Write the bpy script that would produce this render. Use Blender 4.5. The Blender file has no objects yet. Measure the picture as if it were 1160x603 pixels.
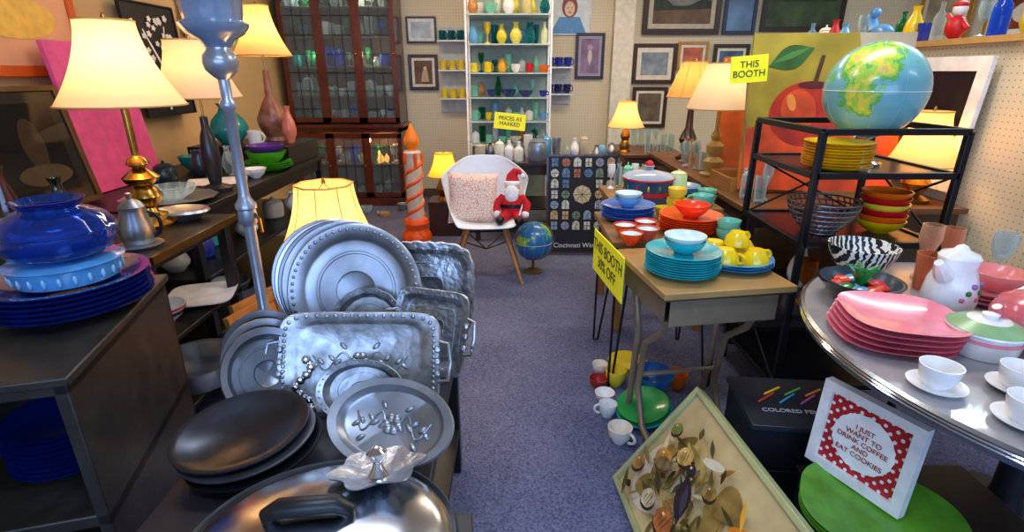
import bpy, math, random, bmesh
from mathutils import Matrix, Vector, Euler
random.seed(7)
pi=math.pi
D=bpy.data
sc=bpy.context.scene
COL=sc.collection
try:
    sc.view_settings.view_transform='Standard'
except Exception: pass

def lin(h,a=1):
    h=h.lstrip('#'); o=[]
    for i in (0,2,4):
        c=int(h[i:i+2],16)/255
        o.append(c/12.92 if c<=.04045 else ((c+.055)/1.055)**2.4)
    return (*o,a)
_m={}
def M(h,r=.5,m=0.,var=.12,ns=18.,bump=0.,es=0.,eh=None,coat=0.,sub=0.,name=None):
    key=(h,r,m,var,ns,bump,es,eh,coat,name)
    if key in _m: return _m[key]
    mt=D.materials.new(name or 'mat_'+h.strip('#')); mt.use_nodes=True
    nt=mt.node_tree; b=nt.nodes['Principled BSDF']
    tc=nt.nodes.new('ShaderNodeTexCoord'); nz=nt.nodes.new('ShaderNodeTexNoise')
    nz.inputs['Scale'].default_value=ns; nz.inputs['Detail'].default_value=4
    nt.links.new(tc.outputs['Object'],nz.inputs['Vector'])
    cr=nt.nodes.new('ShaderNodeValToRGB'); c=lin(h)
    cr.color_ramp.elements[0].position=.3; cr.color_ramp.elements[1].position=.7
    cr.color_ramp.elements[0].color=(*[x*(1-var) for x in c[:3]],1)
    cr.color_ramp.elements[1].color=(*[min(1,x*(1+var)) for x in c[:3]],1)
    nt.links.new(nz.outputs['Fac'],cr.inputs['Fac'])
    nt.links.new(cr.outputs['Color'],b.inputs['Base Color'])
    b.inputs['Roughness'].default_value=r; b.inputs['Metallic'].default_value=m
    if coat: b.inputs['Coat Weight'].default_value=coat
    if bump:
        bp=nt.nodes.new('ShaderNodeBump'); bp.inputs['Strength'].default_value=bump; bp.inputs['Distance'].default_value=.01
        nt.links.new(nz.outputs['Fac'],bp.inputs['Height']); nt.links.new(bp.outputs['Normal'],b.inputs['Normal'])
    if es:
        b.inputs['Emission Color'].default_value=lin(eh or h); b.inputs['Emission Strength'].default_value=es
    _m[key]=mt; return mt
def GL(h,op=.25,name=None):
    key=('gl',h,op)
    if key in _m: return _m[key]
    mt=D.materials.new(name or 'glass_'+h.strip('#')); mt.use_nodes=True; nt=mt.node_tree
    for n in list(nt.nodes): nt.nodes.remove(n)
    out=nt.nodes.new('ShaderNodeOutputMaterial'); tr=nt.nodes.new('ShaderNodeBsdfTransparent'); pr=nt.nodes.new('ShaderNodeBsdfPrincipled')
    lw=nt.nodes.new('ShaderNodeLayerWeight'); mx=nt.nodes.new('ShaderNodeMixShader'); mr=nt.nodes.new('ShaderNodeMapRange')
    c=lin(h); tr.inputs[0].default_value=(*[.35+.65*x for x in c[:3]],1) if op<.5 else (*[.08+.92*x for x in c[:3]],1)
    pr.inputs['Base Color'].default_value=c; pr.inputs['Roughness'].default_value=.05
    lw.inputs[0].default_value=.45
    mr.inputs['To Min'].default_value=op*.6; mr.inputs['To Max'].default_value=min(1,op+.5)
    nt.links.new(lw.outputs['Facing'],mr.inputs['Value']); nt.links.new(mr.outputs[0],mx.inputs[0])
    nt.links.new(tr.outputs[0],mx.inputs[1]); nt.links.new(pr.outputs[0],mx.inputs[2]); nt.links.new(mx.outputs[0],out.inputs[0])
    _m[key]=mt; return mt
def SH(h,es=.5,eh='#ffb050'):
    key=('sh',h,es,eh)
    if key in _m: return _m[key]
    mt=D.materials.new('lampshade_fabric'); mt.use_nodes=True; nt=mt.node_tree
    for n in list(nt.nodes): nt.nodes.remove(n)
    out=nt.nodes.new('ShaderNodeOutputMaterial'); df=nt.nodes.new('ShaderNodeBsdfDiffuse'); tl=nt.nodes.new('ShaderNodeBsdfTranslucent')
    em=nt.nodes.new('ShaderNodeEmission'); mx=nt.nodes.new('ShaderNodeMixShader'); ad=nt.nodes.new('ShaderNodeAddShader')
    df.inputs[0].default_value=lin(h); tl.inputs[0].default_value=lin(h); mx.inputs[0].default_value=.5
    em.inputs[0].default_value=lin(eh); em.inputs[1].default_value=es
    nt.links.new(df.outputs[0],mx.inputs[1]); nt.links.new(tl.outputs[0],mx.inputs[2])
    nt.links.new(mx.outputs[0],ad.inputs[0]); nt.links.new(em.outputs[0],ad.inputs[1]); nt.links.new(ad.outputs[0],out.inputs[0])
    _m[key]=mt; return mt

class Bd:
    def __init__(s): s.v=[];s.f=[];s.mi=[];s.mats=[]
    def add(s,vs,fs,mat):
        if mat not in s.mats: s.mats.append(mat)
        k=s.mats.index(mat); o=len(s.v); s.v+= [tuple(v) for v in vs]
        for f in fs: s.f.append([i+o for i in f]); s.mi.append(k)
    def box(s,c,sz,mat,R=None):
        vs=[]
        E=Euler(R).to_matrix() if R else None
        for x in(-.5,.5):
            for y in(-.5,.5):
                for z in(-.5,.5):
                    p=Vector((x*sz[0],y*sz[1],z*sz[2]))
                    if E: p=E@p
                    vs.append(p+Vector(c))
        s.add(vs,[(0,1,3,2),(4,6,7,5),(0,4,5,1),(2,3,7,6),(0,2,6,4),(1,5,7,3)],mat); return s
    def lathe(s,prof,mat,c=(0,0,0),seg=32,sx=1,sy=1,R=None,mod=None):
        E=Euler(R).to_matrix() if R else None
        vs=[];rings=[]
        for r,z in prof:
            if r<1e-6: rings.append([len(vs)]); vs.append(Vector((0,0,z)))
            else:
                ring=[]
                for i in range(seg):
                    a=2*pi*i/seg; q=r*(mod(a) if mod else 1)
                    ring.append(len(vs)); vs.append(Vector((q*math.cos(a)*sx,q*math.sin(a)*sy,z)))
                rings.append(ring)
        fs=[]
        for a,b in zip(rings,rings[1:]):
            if len(a)==1 and len(b)==1: continue
            for i in range(seg):
                j=(i+1)%seg
                if len(a)==1: fs.append((a[0],b[i],b[j]))
                elif len(b)==1: fs.append((a[i],a[j],b[0]))
                else: fs.append((a[i],a[j],b[j],b[i]))
        if E: vs=[E@v for v in vs]
        s.add([v+Vector(c) for v in vs],fs,mat); return s
    def ball(s,c,r,mat,k=(1,1,1),R=None,seg=24):
        n=seg//2
        prof=[(r*math.sin(pi*i/n) if 0<i<n else 0,-r*k[2]*math.cos(pi*i/n)) for i in range(n+1)]
        return s.lathe(prof,mat,c,seg,k[0],k[1],R)
    def tube(s,pts,r,mat,seg=8,closed=False):
        P=[Vector(p) for p in pts]; n=len(P); vs=[];fs=[]
        rr=r if isinstance(r,(list,tuple)) else [r]*n
        up=None
        for i,p in enumerate(P):
            a=P[(i-1)%n] if closed or i>0 else P[i]; b=P[(i+1)%n] if closed or i<n-1 else P[i]
            t=(b-a); t=t.normalized() if t.length>1e-9 else Vector((0,0,1))
            if up is None: up=t.orthogonal().normalized()
            else:
                up=up-t*up.dot(t); up=up.normalized() if up.length>1e-6 else t.orthogonal().normalized()
            w=t.cross(up)
            for k in range(seg):
                an=2*pi*k/seg; vs.append(p+(up*math.cos(an)+w*math.sin(an))*rr[i])
        for i in range(n if closed else n-1):
            j=(i+1)%n
            for k in range(seg):
                l=(k+1)%seg; fs.append((i*seg+k,i*seg+l,j*seg+l,j*seg+k))
        if not closed:
            fs.append(tuple(range(seg))); fs.append(tuple((n-1)*seg+k for k in range(seg)))
        s.add(vs,fs,mat); return s
    def poly(s,pts,mat,y=0):
        s.add([(x,y,z) for x,z in pts],[tuple(range(len(pts)))],mat); return s
    def done(s,name,loc=(0,0,0),rot=(0,0,0),bevel=0,sub=0,sol=0,parent=None):
        me=D.meshes.new(name); me.from_pydata(s.v,[],s.f)
        for m in s.mats: me.materials.append(m)
        for p,k in zip(me.polygons,s.mi): p.material_index=k; p.use_smooth=True
        bm=bmesh.new(); bm.from_mesh(me); bmesh.ops.recalc_face_normals(bm,faces=bm.faces); bm.to_mesh(me); bm.free()
        try: me.set_sharp_from_angle(angle=math.radians(42))
        except Exception: pass
        o=D.objects.new(name,me); COL.objects.link(o); o.location=loc; o.rotation_euler=rot
        if sol:
            q=o.modifiers.new('s','SOLIDIFY'); q.thickness=sol
        if bevel:
            q=o.modifiers.new('b','BEVEL'); q.width=bevel; q.segments=2; q.limit_method='ANGLE'; q.angle_limit=math.radians(60)
        if sub:
            q=o.modifiers.new('u','SUBSURF'); q.levels=sub; q.render_levels=sub
        if parent: o.parent=parent
        return o
PR={
'bowl':[(0,0),(.4,0),(.42,.06),(.78,.42),(.95,.8),(1,1),(.95,1),(.88,.78),(.7,.42),(.3,.12),(0,.1)],
'cup':[(0,0),(.55,0),(.58,.06),(.88,.4),(.97,.8),(1,1),(.94,1),(.9,.75),(.8,.4),(.5,.12),(0,.1)],
'mug':[(0,0),(.9,0),(1,.06),(1,1),(.9,1),(.88,.1),(0,.1)],
'goblet':[(0,0),(.7,0),(.65,.04),(.12,.1),(.1,.42),(.5,.52),(.82,.75),(.75,1),(.7,1),(.74,.75),(.4,.56),(0,.52)],
'vase':[(0,0),(.5,0),(.55,.03),(.95,.25),(1,.38),(.85,.58),(.42,.8),(.36,.9),(.52,1),(.45,1),(.3,.9),(0,.85)],
'plate':[(0,0),(.6,0),(.66,.15),(.97,.8),(1,1),(.93,1),(.62,.42),(0,.35)],
'bottle':[(0,0),(.95,0),(1,.03),(1,.55),(.9,.65),(.36,.78),(.33,.95),(.42,.96),(.42,1),(0,1)],
'jar':[(0,0),(.8,0),(1,.1),(1,.72),(.86,.82),(.93,.85),(.55,.95),(.12,.98),(.16,1.05),(0,1.1)],
'tumbler':[(0,0),(.75,0),(.8,.04),(1,1),(.94,1),(.75,.1),(0,.08)],
'pitcher':[(0,0),(.7,0),(.8,.04),(1,.3),(.9,.6),(.68,.85),(.75,1),(.69,1),(.6,.85),(.8,.5),(0,.1)],
}
def ves(B,kind,c,r,h,mat,han=None,hm=None,flip=False,**k):
    p=[(a*r,(h-b*h if flip else b*h)) for a,b in PR[kind]]
    B.lathe(p,mat,c,**k)
    if han is not None:
        f=.85 if kind!='pitcher' else .8
        lo,hi=.2*h,.85*h
        if flip: lo,hi=h-hi,h-lo
        R0=r*f; pts=[]
        for i in range(9):
            a=-pi/2+pi*i/8
            rad=R0+math.cos(a)*r*.6; z=(lo+hi)/2+math.sin(a)*(hi-lo)/2
            pts.append((c[0]+rad*math.cos(han),c[1]+rad*math.sin(han),c[2]+z))
        B.tube(pts,r*.1+.0012,hm or mat,6)
    return B
def stack(B,c,r,n,mat,dz=.008,h=.022,mod=None,seg=40,j=.003):
    for i in range(n):
        mm=mat[i%len(mat)] if isinstance(mat,list) else mat
        ves(B,'plate',(c[0]+random.uniform(-j,j),c[1]+random.uniform(-j,j),c[2]+i*dz),r,h,mm,seg=seg,mod=mod)
    return c[2]+(n-1)*dz+h*.4
def one(name,kind,loc,r,h,mat,han=None,flip=False,**k):
    B=Bd(); ves(B,kind,(0,0,0),r,h,mat,han,flip=flip,**k); return B.done(name,loc)
def ell(cx,cz,a,b,rot=0,n=20,w=0,k=5):
    o=[]
    for i in range(n):
        t=2*pi*i/n; q=1+w*math.cos(k*t)
        x=a*q*math.cos(t); z=b*q*math.sin(t)
        o.append((cx+x*math.cos(rot)-z*math.sin(rot),cz+x*math.sin(rot)+z*math.cos(rot)))
    return o
def leaf(cx,cz,l,w,rot,n=8):
    o=[]
    for i in range(n+1): t=i/n; o.append((l*(t-.5),w*math.sin(pi*t)**1.2/2))
    for i in range(n-1,0,-1): t=i/n; o.append((l*(t-.5),-w*math.sin(pi*t)**1.2/2))
    return [(cx+x*math.cos(rot)-z*math.sin(rot),cz+x*math.sin(rot)+z*math.cos(rot)) for x,z in o]
def text(body,size,mat,loc,rot,parent,al='CENTER'):
    c=D.curves.new('lettering','FONT'); c.body=body; c.size=size; c.align_x=al; c.align_y='CENTER'; c.extrude=.0005
    c.materials.append(mat); o=D.objects.new('lettering',c); COL.objects.link(o); o.parent=parent; o.location=loc; o.rotation_euler=rot
    return o
def picture(name,w,h,loc,rot,fm,fw,bg,shapes=(),mat_w=0,mm=None,d=.025):
    B=Bd()
    if fw>0:
        for sx in(-1,1):
            B.box((sx*(w/2-fw/2),0,0),(fw,d,h),fm); B.box((0,0,sx*(h/2-fw/2)),(w-2*fw,d,fw),fm)
        B.box((0,.004,0),(w-2*fw,d*.5,h-2*fw),mm or bg); y=-d*.25+.002
        if mm:
            a,b=w/2-fw-mat_w,h/2-fw-mat_w; B.poly([(-a,-b),(a,-b),(a,b),(-a,b)],bg,y); 
    else:
        B.box((0,0,0),(w,d,h),bg); y=-d/2-.001
    for i,(m,p) in enumerate(shapes): B.poly(p,m,y-.0004*(i+1))
    return B.done(name,loc,rot,bevel=.002)
def light(kind,name,loc,energy,color,parent=None,size=.05,sy=None,rot=(0,0,0)):
    l=D.lights.new(name,kind); l.energy=energy; l.color=color
    if kind=='AREA':
        l.shape='RECTANGLE'; l.size=size; l.size_y=sy or size
    else: l.shadow_soft_size=size
    o=D.objects.new(name,l); COL.objects.link(o); o.location=loc; o.rotation_euler=rot
    if parent: o.parent=parent
    return o

# palette
cream=M('#efe6d2',.6); white=M('#eeece8',.25,coat=.3); black=M('#0c0c0e',.4); blk=M('#15130f',.5)
steel=M('#bcc0c4',.34,.93,.28,9); steel2=M('#9ea2a8',.38,.92,.35,8); dsteel=M('#7a7e86',.36,.92,.3,10); chrome=M('#d8dadd',.1,1,.03)
hammer=M('#b4b8bd',.32,.93,.25,60,bump=.45); pewter=M('#a8abae',.36,.92,.35,30,bump=.22)
brass=M('#a8803a',.25,1,.25,20); wood=M('#a06a30',.45,0,.2,9); dwood=M('#3a1e10',.35,0,.3,9,coat=.3); rwood=M('#5a2310',.3,0,.35,12,coat=.3)
espresso=M('#29251d',.4,0,.45,14,bump=.15)
teal=M('#22b0ba',.2,coat=.4); mint=M('#7ccfae',.25,coat=.4); coral=M('#ee4214',.25,coat=.4); yel=M('#f2cc08',.25,coat=.4); yel2=M('#f2d838',.3,coat=.3)
blue=M('#0f309a',.15,coat=.5); navy=M('#0a2068',.12,coat=.6); sky=M('#5a98d0',.3); lblue=M('#62a4cf',.2,coat=.4)
red=M('#c80c16',.45); orange=M('#f06c08',.35); green=M('#489c18',.25,coat=.3); dgreen=M('#187a34',.25,coat=.4); pink=M('#ee8496',.25,coat=.35); hot=M('#e0306e',.5)
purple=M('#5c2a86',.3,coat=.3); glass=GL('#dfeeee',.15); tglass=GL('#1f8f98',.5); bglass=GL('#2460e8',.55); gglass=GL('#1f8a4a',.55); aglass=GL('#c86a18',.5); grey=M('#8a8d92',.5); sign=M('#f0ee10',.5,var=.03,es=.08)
skin=M('#e8b088',.6); ink=M('#17151a',.6)
def cobalt():
    mt=D.materials.new('cobalt_glass'); mt.use_nodes=True; nt=mt.node_tree; b=nt.nodes['Principled BSDF']
    tc=nt.nodes.new('ShaderNodeTexCoord'); n=nt.nodes.new('ShaderNodeTexNoise'); n.inputs['Scale'].default_value=6
    nt.links.new(tc.outputs['Object'],n.inputs['Vector']); cr=nt.nodes.new('ShaderNodeValToRGB')
    cr.color_ramp.elements[0].color=lin('#2a62dc'); cr.color_ramp.elements[1].color=lin('#4a8cf4'); nt.links.new(n.outputs['Fac'],cr.inputs[0]); nt.links.new(cr.outputs[0],b.inputs['Base Color'])
    b.inputs['Transmission Weight'].default_value=.93; b.inputs['Roughness'].default_value=.03; b.inputs['IOR'].default_value=1.4; return mt
cob=cobalt()

# ---------- ROOM ----------
XL,XR,YF,YB,H=-2.5,4.3,-2.2,6.4,2.75
def carpet():
    mt=D.materials.new('carpet'); mt.use_nodes=True; nt=mt.node_tree; b=nt.nodes['Principled BSDF']
    tc=nt.nodes.new('ShaderNodeTexCoord'); a=nt.nodes.new('ShaderNodeTexNoise'); a.inputs['Scale'].default_value=130; a.inputs['Detail'].default_value=3
    l=nt.nodes.new('ShaderNodeTexNoise'); l.inputs['Scale'].default_value=2.5
    ad=nt.nodes.new('ShaderNodeMath'); ad.operation='MULTIPLY_ADD'; ad.inputs[1].default_value=.3
    nt.links.new(tc.outputs['Object'],a.inputs['Vector']); nt.links.new(tc.outputs['Object'],l.inputs['Vector'])
    nt.links.new(l.outputs['Fac'],ad.inputs[0]); nt.links.new(a.outputs['Fac'],ad.inputs[2])
    cr=nt.nodes.new('ShaderNodeValToRGB'); cr.color_ramp.elements[0].position=.40; cr.color_ramp.elements[1].position=.90
    cr.color_ramp.elements[0].color=lin('#2f3454'); cr.color_ramp.elements[1].color=lin('#787c9c')
    nt.links.new(ad.outputs[0],cr.inputs[0]); nt.links.new(cr.outputs[0],b.inputs['Base Color']); b.inputs['Roughness'].default_value=.95
    bp=nt.nodes.new('ShaderNodeBump'); bp.inputs['Strength'].default_value=.5; bp.inputs['Distance'].default_value=.005
    nt.links.new(a.outputs['Fac'],bp.inputs['Height']); nt.links.new(bp.outputs[0],b.inputs['Normal']); return mt
def pegboard(ax):
    mt=D.materials.new('pegboard'); mt.use_nodes=True; nt=mt.node_tree; b=nt.nodes['Principled BSDF']
    tc=nt.nodes.new('ShaderNodeTexCoord'); sp=nt.nodes.new('ShaderNodeSeparateXYZ'); nt.links.new(tc.outputs['Object'],sp.inputs[0])
    def mth(op,a,bv=None):
        n=nt.nodes.new('ShaderNodeMath'); n.operation=op
        if isinstance(a,float): n.inputs[0].default_value=a
        else: nt.links.new(a,n.inputs[0])
        if bv is not None:
            if isinstance(bv,float): n.inputs[1].default_value=bv
            else: nt.links.new(bv,n.inputs[1])
        return n.outputs[0]
    def fr(o):
        x=mth('FRACT',mth('MULTIPLY',o,32.)); x=mth('SUBTRACT',x,.5); return mth('MULTIPLY',x,x)
    d=mth('SQRT',mth('ADD',fr(sp.outputs[ax]),fr(sp.outputs[2])))
    g=mth('LESS_THAN',d,.11)
    mx=nt.nodes.new('ShaderNodeMixRGB'); mx.inputs[1].default_value=lin('#e6d8b6'); mx.inputs[2].default_value=lin('#8f8062')
    nt.links.new(g,mx.inputs[0]); nt.links.new(mx.outputs[0],b.inputs['Base Color']); b.inputs['Roughness'].default_value=.6; return mt
wallm=M('#e0d8c6',.8,0,.04,4,name='wall_paint')
def slab(name,c,s,m): return Bd().box((0,0,0),s,m).done(name,c)
slab('floor',((XL+XR)/2,(YF+YB)/2,-.05),(XR-XL,YB-YF,.1),carpet())
slab('ceiling',((XL+XR)/2,(YF+YB)/2,H+.05),(XR-XL,YB-YF,.1),M('#d0ccc2',.9))
slab('wall_left',(XL-.05,(YF+YB)/2,H/2),(.1,YB-YF,H),M('#d0ad78',.8,0,.05,4,name='wall_left_paint'))
slab('wall_right',(XR+.05,(YF+YB)/2,H/2),(.1,YB-YF,H),wallm)
slab('wall_back',((XL+XR)/2,YB+.05,H/2),(XR-XL,.1,H),pegboard(0))
B=Bd()
w=XR-XL
B.box(((XL+XR)/2,YF-.05,.45),(w,.1,.9),wallm).box(((XL+XR)/2,YF-.05,2.6),(w,.1,.3),wallm)
B.box((XL+.35,YF-.05,1.675),(.7,.1,1.55),wallm).box((XR-.9,YF-.05,1.675),(1.8,.1,1.55),wallm)
B.done('wall_front')
B=Bd(); wx0,wx1=XL+.7,XR-1.8
for x in(wx0,(wx0*2+wx1)/3,(wx0+wx1*2)/3,wx1): B.box((x,YF-.03,1.675),(.06,.08,1.55),white)
B.box(((wx0+wx1)/2,YF-.03,.92),(wx1-wx0,.12,.05),white).box(((wx0+wx1)/2,YF-.03,2.43),(wx1-wx0,.08,.05),white)
win=B.done('added_window')  # unseen window, added to carry the cool light from behind the camera
light('AREA','cool_fill',((wx0+wx1)/2,YF-.12,1.7),120,(.36,.56,1.0),win,wx1-wx0-.1,1.4,(pi/2,0,0))  # cool fill added behind the camera, tints the foreground blue
for nm,c,s in (('baseboard_left',(XL+.01,(YF+YB)/2,.05),(.02,YB-YF,.1)),('baseboard_back',((XL+XR)/2,YB-.01,.05),(w,.02,.1)),('baseboard_right',(XR-.01,(YF+YB)/2,.05),(.02,YB-YF,.1))):
    slab(nm,c,s,M('#5a4a3c',.6))
slab('trim_1',(1.22,YB-.06,H/2),(.22,.12,H),M('#efe8d2',.7))
px=2.35
slab('wall_partition',(px+.04,3.2,.78),(.08,3.6,1.56),pegboard(1))
slab('trim_2',(px+.04,3.2,1.575),(.2,3.64,.03),M('#b98f50',.5))
def fill_panel(x,y,e,c,s=1.2):  # unseen ceiling panels added to light the room, tinted zone by zone
    B=Bd(); B.box((0,0,0),(s+.06,.36,.05),white); B.box((0,0,-.027),(s,.3,.006),M('#ffffff',.5,es=3,eh='#fff6e8'))
    o=B.done('added_ceiling_light',(x,y,H-.03)); light('AREA','ceiling_fill',(0,0,-.04),e,c,o,s,.3)
cool=(.50,.68,1); neu=(1,.77,.5)
fill_panel(-.2,.3,24,cool); fill_panel(-.6,2.3,13,(.75,.82,1)); fill_panel(1.3,2.3,26,(1,.93,.82)); fill_panel(-1,4.6,22,neu); fill_panel(1.0,4.6,25,neu); fill_panel(3.3,3.6,34,(.8,.9,1)); fill_panel(3.3,.8,10,cool)
wd=D.worlds.new('world'); sc.world=wd; wd.use_nodes=True; wd.node_tree.nodes['Background'].inputs[0].default_value=(.45,.6,.9,1); wd.node_tree.nodes['Background'].inputs[1].default_value=.6

# ---------- CAMERA ----------
cd=D.cameras.new('camera'); cd.lens=36*600/1160; cd.sensor_width=36; cd.clip_start=.02
cam=D.objects.new('camera',cd); COL.objects.link(cam); cam.location=(0,0,1.42); cam.rotation_euler=(math.radians(70),0,0); sc.camera=cam

def lamp(name,loc,base,bm,rt,rb,z0,z1,shm,power=12,color=(1,.55,.2),kind='bell',seg=32,mod=None,extra=None,trim=None):
    B=Bd(); B.lathe(base,bm,seg=seg)
    zb=base[-1][1]
    B.tube([(0,0,zb-.01),(0,0,z0+.05)],.006,brass)
    hh=(z1-z0)
    B.lathe([(0,z0+.04),(.014,z0+.05),(.03,z0+.09),(.026,z0+.12),(0,z0+.135)],M('#fff2d8',.4,es=5,eh='#ffd9a0'),seg=12)
    for sgn in(-1,1): B.tube([(0,0,z0+.03),(sgn*.05,0,z0+.08),(sgn*.05,0,z1-.05),(0,0,z1+.005)],.002,brass,5)
    B.lathe([(0,z1),(.01,z1+.005),(.006,z1+.02),(0,z1+.03)],brass,seg=10)
    n=10; pr=[]
    for i in range(n+1):
        t=i/n
        q=(1-t)**1.7 if kind=='bell' else (1-t)
        pr.append((rt+(rb-rt)*q,z0+hh*t))
    B.lathe(pr,shm,seg=64,mod=mod)
    for r,z in(pr[0],pr[-1]):
        mm=mod or (lambda a:1)
        B.tube([(r*mm(2*pi*i/48)*math.cos(2*pi*i/48),r*mm(2*pi*i/48)*math.sin(2*pi*i/48),z) for i in range(48)],.004,trim or M('#c89a55',.6),5,True)
    if mod is oct_:
        for k in range(8):
            a=k*pi/4; B.tube([(r*mod(a)*1.005*math.cos(a),r*mod(a)*1.005*math.sin(a),z) for r,z in pr],.0025,M('#c89a55',.6),4)
    if extra: extra(B)
    o=B.done(name,loc)
    if power: light('POINT','bulb',(0,0,z0+hh*.45),power,color,o,.05)
    return o
shw=SH('#f4e2bc',.16,'#ffb25a'); shl=SH('#f2d398',.24,'#ff9c3c'); shn=SH('#ecdcc0',.05,'#ffd8a0')
oct_=lambda a:1/max(.01,math.cos(((a+pi/8)%(pi/4))-pi/8))*.97
brassp=[(0,0),(.095,0),(.1,.015),(.075,.03),(.07,.05),(.04,.06),(.03,.08),(.055,.1),(.065,.13),(.05,.16),(.03,.175),(.06,.19),(.07,.21),(.04,.235),(.02,.25),(.045,.265),(.035,.285),(.014,.3),(.014,.5)]

# ---------- LEFT SIDE ----------
B=Bd(); W,Dp,Hh=.8,.64,.79; th=.03
for x in(-th/2,-W+th/2): B.box((x,Dp/2,Hh/2),(th,Dp,Hh),espresso)
for z in(.05,.4,Hh-.02): B.box((-W/2,Dp/2,z),(W,Dp,.035 if z>.1 else .06),espresso)
B.box((-W/2,Dp-.01,Hh/2),(W,.02,Hh),espresso)
B.box((-W/2,Dp/2,Hh+.0),(W+.02,Dp+.02,.022),espresso)
B.done('open_shelf_cabinet',(-.975,1.0,0),(0,0,math.radians(15)),bevel=.004)
B=Bd(); stack(B,(0,0,0),.14,9,navy,.014); B.done('blue_plate_stack',(-1.22,1.22,.42))
B=Bd(); stack(B,(0,0,0),.19,6,navy,.013,.034,seg=64); B.done('blue_plate_stack',(-1.22,1.36,.803))
B=Bd()
B.lathe([(0,0),(.1,0),(.118,.01),(.126,.04),(.129,.055),(.136,.06),(.126,.065),(0,.065)],M('#4f90c4',.12,coat=.6,var=.2),seg=48)
for i in range(24):
    a=i*pi/12; B.ball((.124*math.cos(a),.124*math.sin(a),.032),.01,M('#7fb2d8',.2,coat=.5),(.5,.5,1.5),seg=8)
B.done('glass_casserole_dish',(-1.22,1.365,.884))
B=Bd(); B.lathe([(0,0),(.08,0),(.118,.02),(.134,.055),(.132,.075),(.137,.08),(.13,.086),(.118,.108),(.09,.125),(.07,.132),(.066,.138),(.082,.158),(.076,.158),(.059,.138),(.062,.129),(.085,.118),(.11,.102),(.124,.08),(.126,.055),(.11,.024),(0,.012)],cob,seg=64,mod=lambda a:1+.012*math.cos(18*a))
B.done('blue_glass_bowl',(-1.225,1.37,.951))
def table(name,x0,x1,y0,y1,z,top,leg,th=.03,lw=.045,shelf=None,apron=.08,rz=0):
    B=Bd(); cx,cy=(x0+x1)/2,(y0+y1)/2; a,b=(x1-x0)/2,(y1-y0)/2
    B.box((0,0,z-th/2),(2*a,2*b,th),top)
    for sx in(-1,1):
        for sy in(-1,1): B.box((sx*(a-lw),sy*(b-lw),(z-th)/2),(lw,lw,z-th),leg)
    if apron:
        for s in(-1,1):
            B.box((0,s*(b-lw),z-th-apron/2),(2*a-2*lw,.02,apron),leg); B.box((s*(a-lw),0,z-th-apron/2),(.02,2*b-2*lw,apron),leg)
    for q in(shelf or []): B.box((0,0,q-.01),(2*a-lw,2*b-lw,.02),top)
    return B.done(name,(cx,cy,0),(0,0,rz),bevel=.003)
table('black_display_table',-2.42,-1.3,1.78,2.42,.8,black,black,shelf=[.12,.44],apron=.04)
table('black_console_table',-2.42,-1.52,2.46,4.35,.8,black,black,shelf=[.12,.44])
Bd().box((0,0,0),(.012,.62,.03),brass).done('gold_edge_strip',(-1.293,2.1,.785))
lamp('table_lamp',(-1.56,2.22,.8),brassp,brass,.1,.225,.5,.81,shw,8)
lamp('table_lamp',(-1.66,2.95,.8),[(0,0),(.08,0),(.085,.02),(.03,.04),(.045,.12),(.05,.2),(.035,.3),(.02,.34),(.02,.4),(0,.41)],M('#3a3a40',.25,.6),.12,.21,.5,.78,shn,3.5)
slab('display_riser',(-1.9,4.0,.87),(.7,.55,.138),black)
lamp('table_lamp',(-1.80,4.12,.94),[(0,0),(.07,0),(.06,.03),(.1,.1),(.11,.16),(.07,.25),(.03,.32),(.02,.5),(0,.5)],M('#8a5a48',.3,var=.6,ns=12),.08,.2,.6,.93,shl,6)
B=Bd(); ves(B,'pitcher',(0,0,0),.06,.15,steel2,0.3,black); B.lathe([(.045,.15),(.03,.17),(.008,.18),(.012,.2),(0,.205)],steel2)
B.tube([(-.04,0,.05),(-.08,-.01,.09),(-.1,-.01,.14)],[.014,.01,.007],steel2); B.lathe([(0,-.002),(.075,-.002),(.08,.006),(.05,.01)],steel2); B.done('coffee_pot',(-1.42,1.93,.803))
one('dark_vase','vase',(-1.78,2.05,.8),.05,.24,M('#16120e',.15,coat=.5)); one('dark_vase','vase',(-1.9,1.95,.8),.045,.3,M('#3a1210',.2,coat=.5))
B=Bd(); B.ball((0,0,.06),.055,M('#7a0d12',.3)); B.ball((.0,0,.14),.035,black); B.lathe([(0,0),(.04,0),(.03,.02)],black); B.done('red_ornament',(-1.72,1.87,.8))
B=Bd(); B.lathe([(0,0),(.12,0),(.2,.02),(.205,.026),(.12,.008),(0,.008)],steel,sx=1.1,seg=40,mod=lambda a:1+.03*math.cos(12*a)); ves(B,'bowl',(.02,0,.01),.11,.07,glass,mod=lambda a:1+.05*math.cos(14*a),seg=56); B.done('silver_platter',(-1.76,2.68,.8))
B=Bd(); B.lathe([(0,0),(.05,0),(.09,.04),(.085,.05),(.04,.012),(0,.01)],steel,sx=1.3); B.done('silver_dish',(-1.48,2.32,.8))
one('white_bowl','bowl',(-1.62,3.34,.8),.07,.06,white)
B=Bd(); vs=[];n=14
for i in range(n+1):
    for j in range(n+1):
        x=-.16+.32*i/n; y=-.13+.26*j/n; vs.append((x,y,.004+.018*abs(math.sin(9*x+3*y))*abs(math.cos(11*y))))
B.add(vs,[(a*(n+1)+b,a*(n+1)+b+1,(a+1)*(n+1)+b+1,(a+1)*(n+1)+b) for a in range(n) for b in range(n)],M('#d8d6d8',.9)); B.done('white_cloth_doily',(-1.78,3.2,.80),(0,0,.4))
B=Bd(); stack(B,(0,0,0),.16,3,green,.014,.035,seg=48); ves(B,'bowl',(0,0,.04),.13,.09,green); ves(B,'bowl',(0,0,.1),.12,.07,purple); B.done('serving_bowl_stack',(-1.66,3.62,.8))
one('white_mug','mug',(-1.82,3.83,.94),.045,.1,white,.2)
B=Bd()
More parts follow.
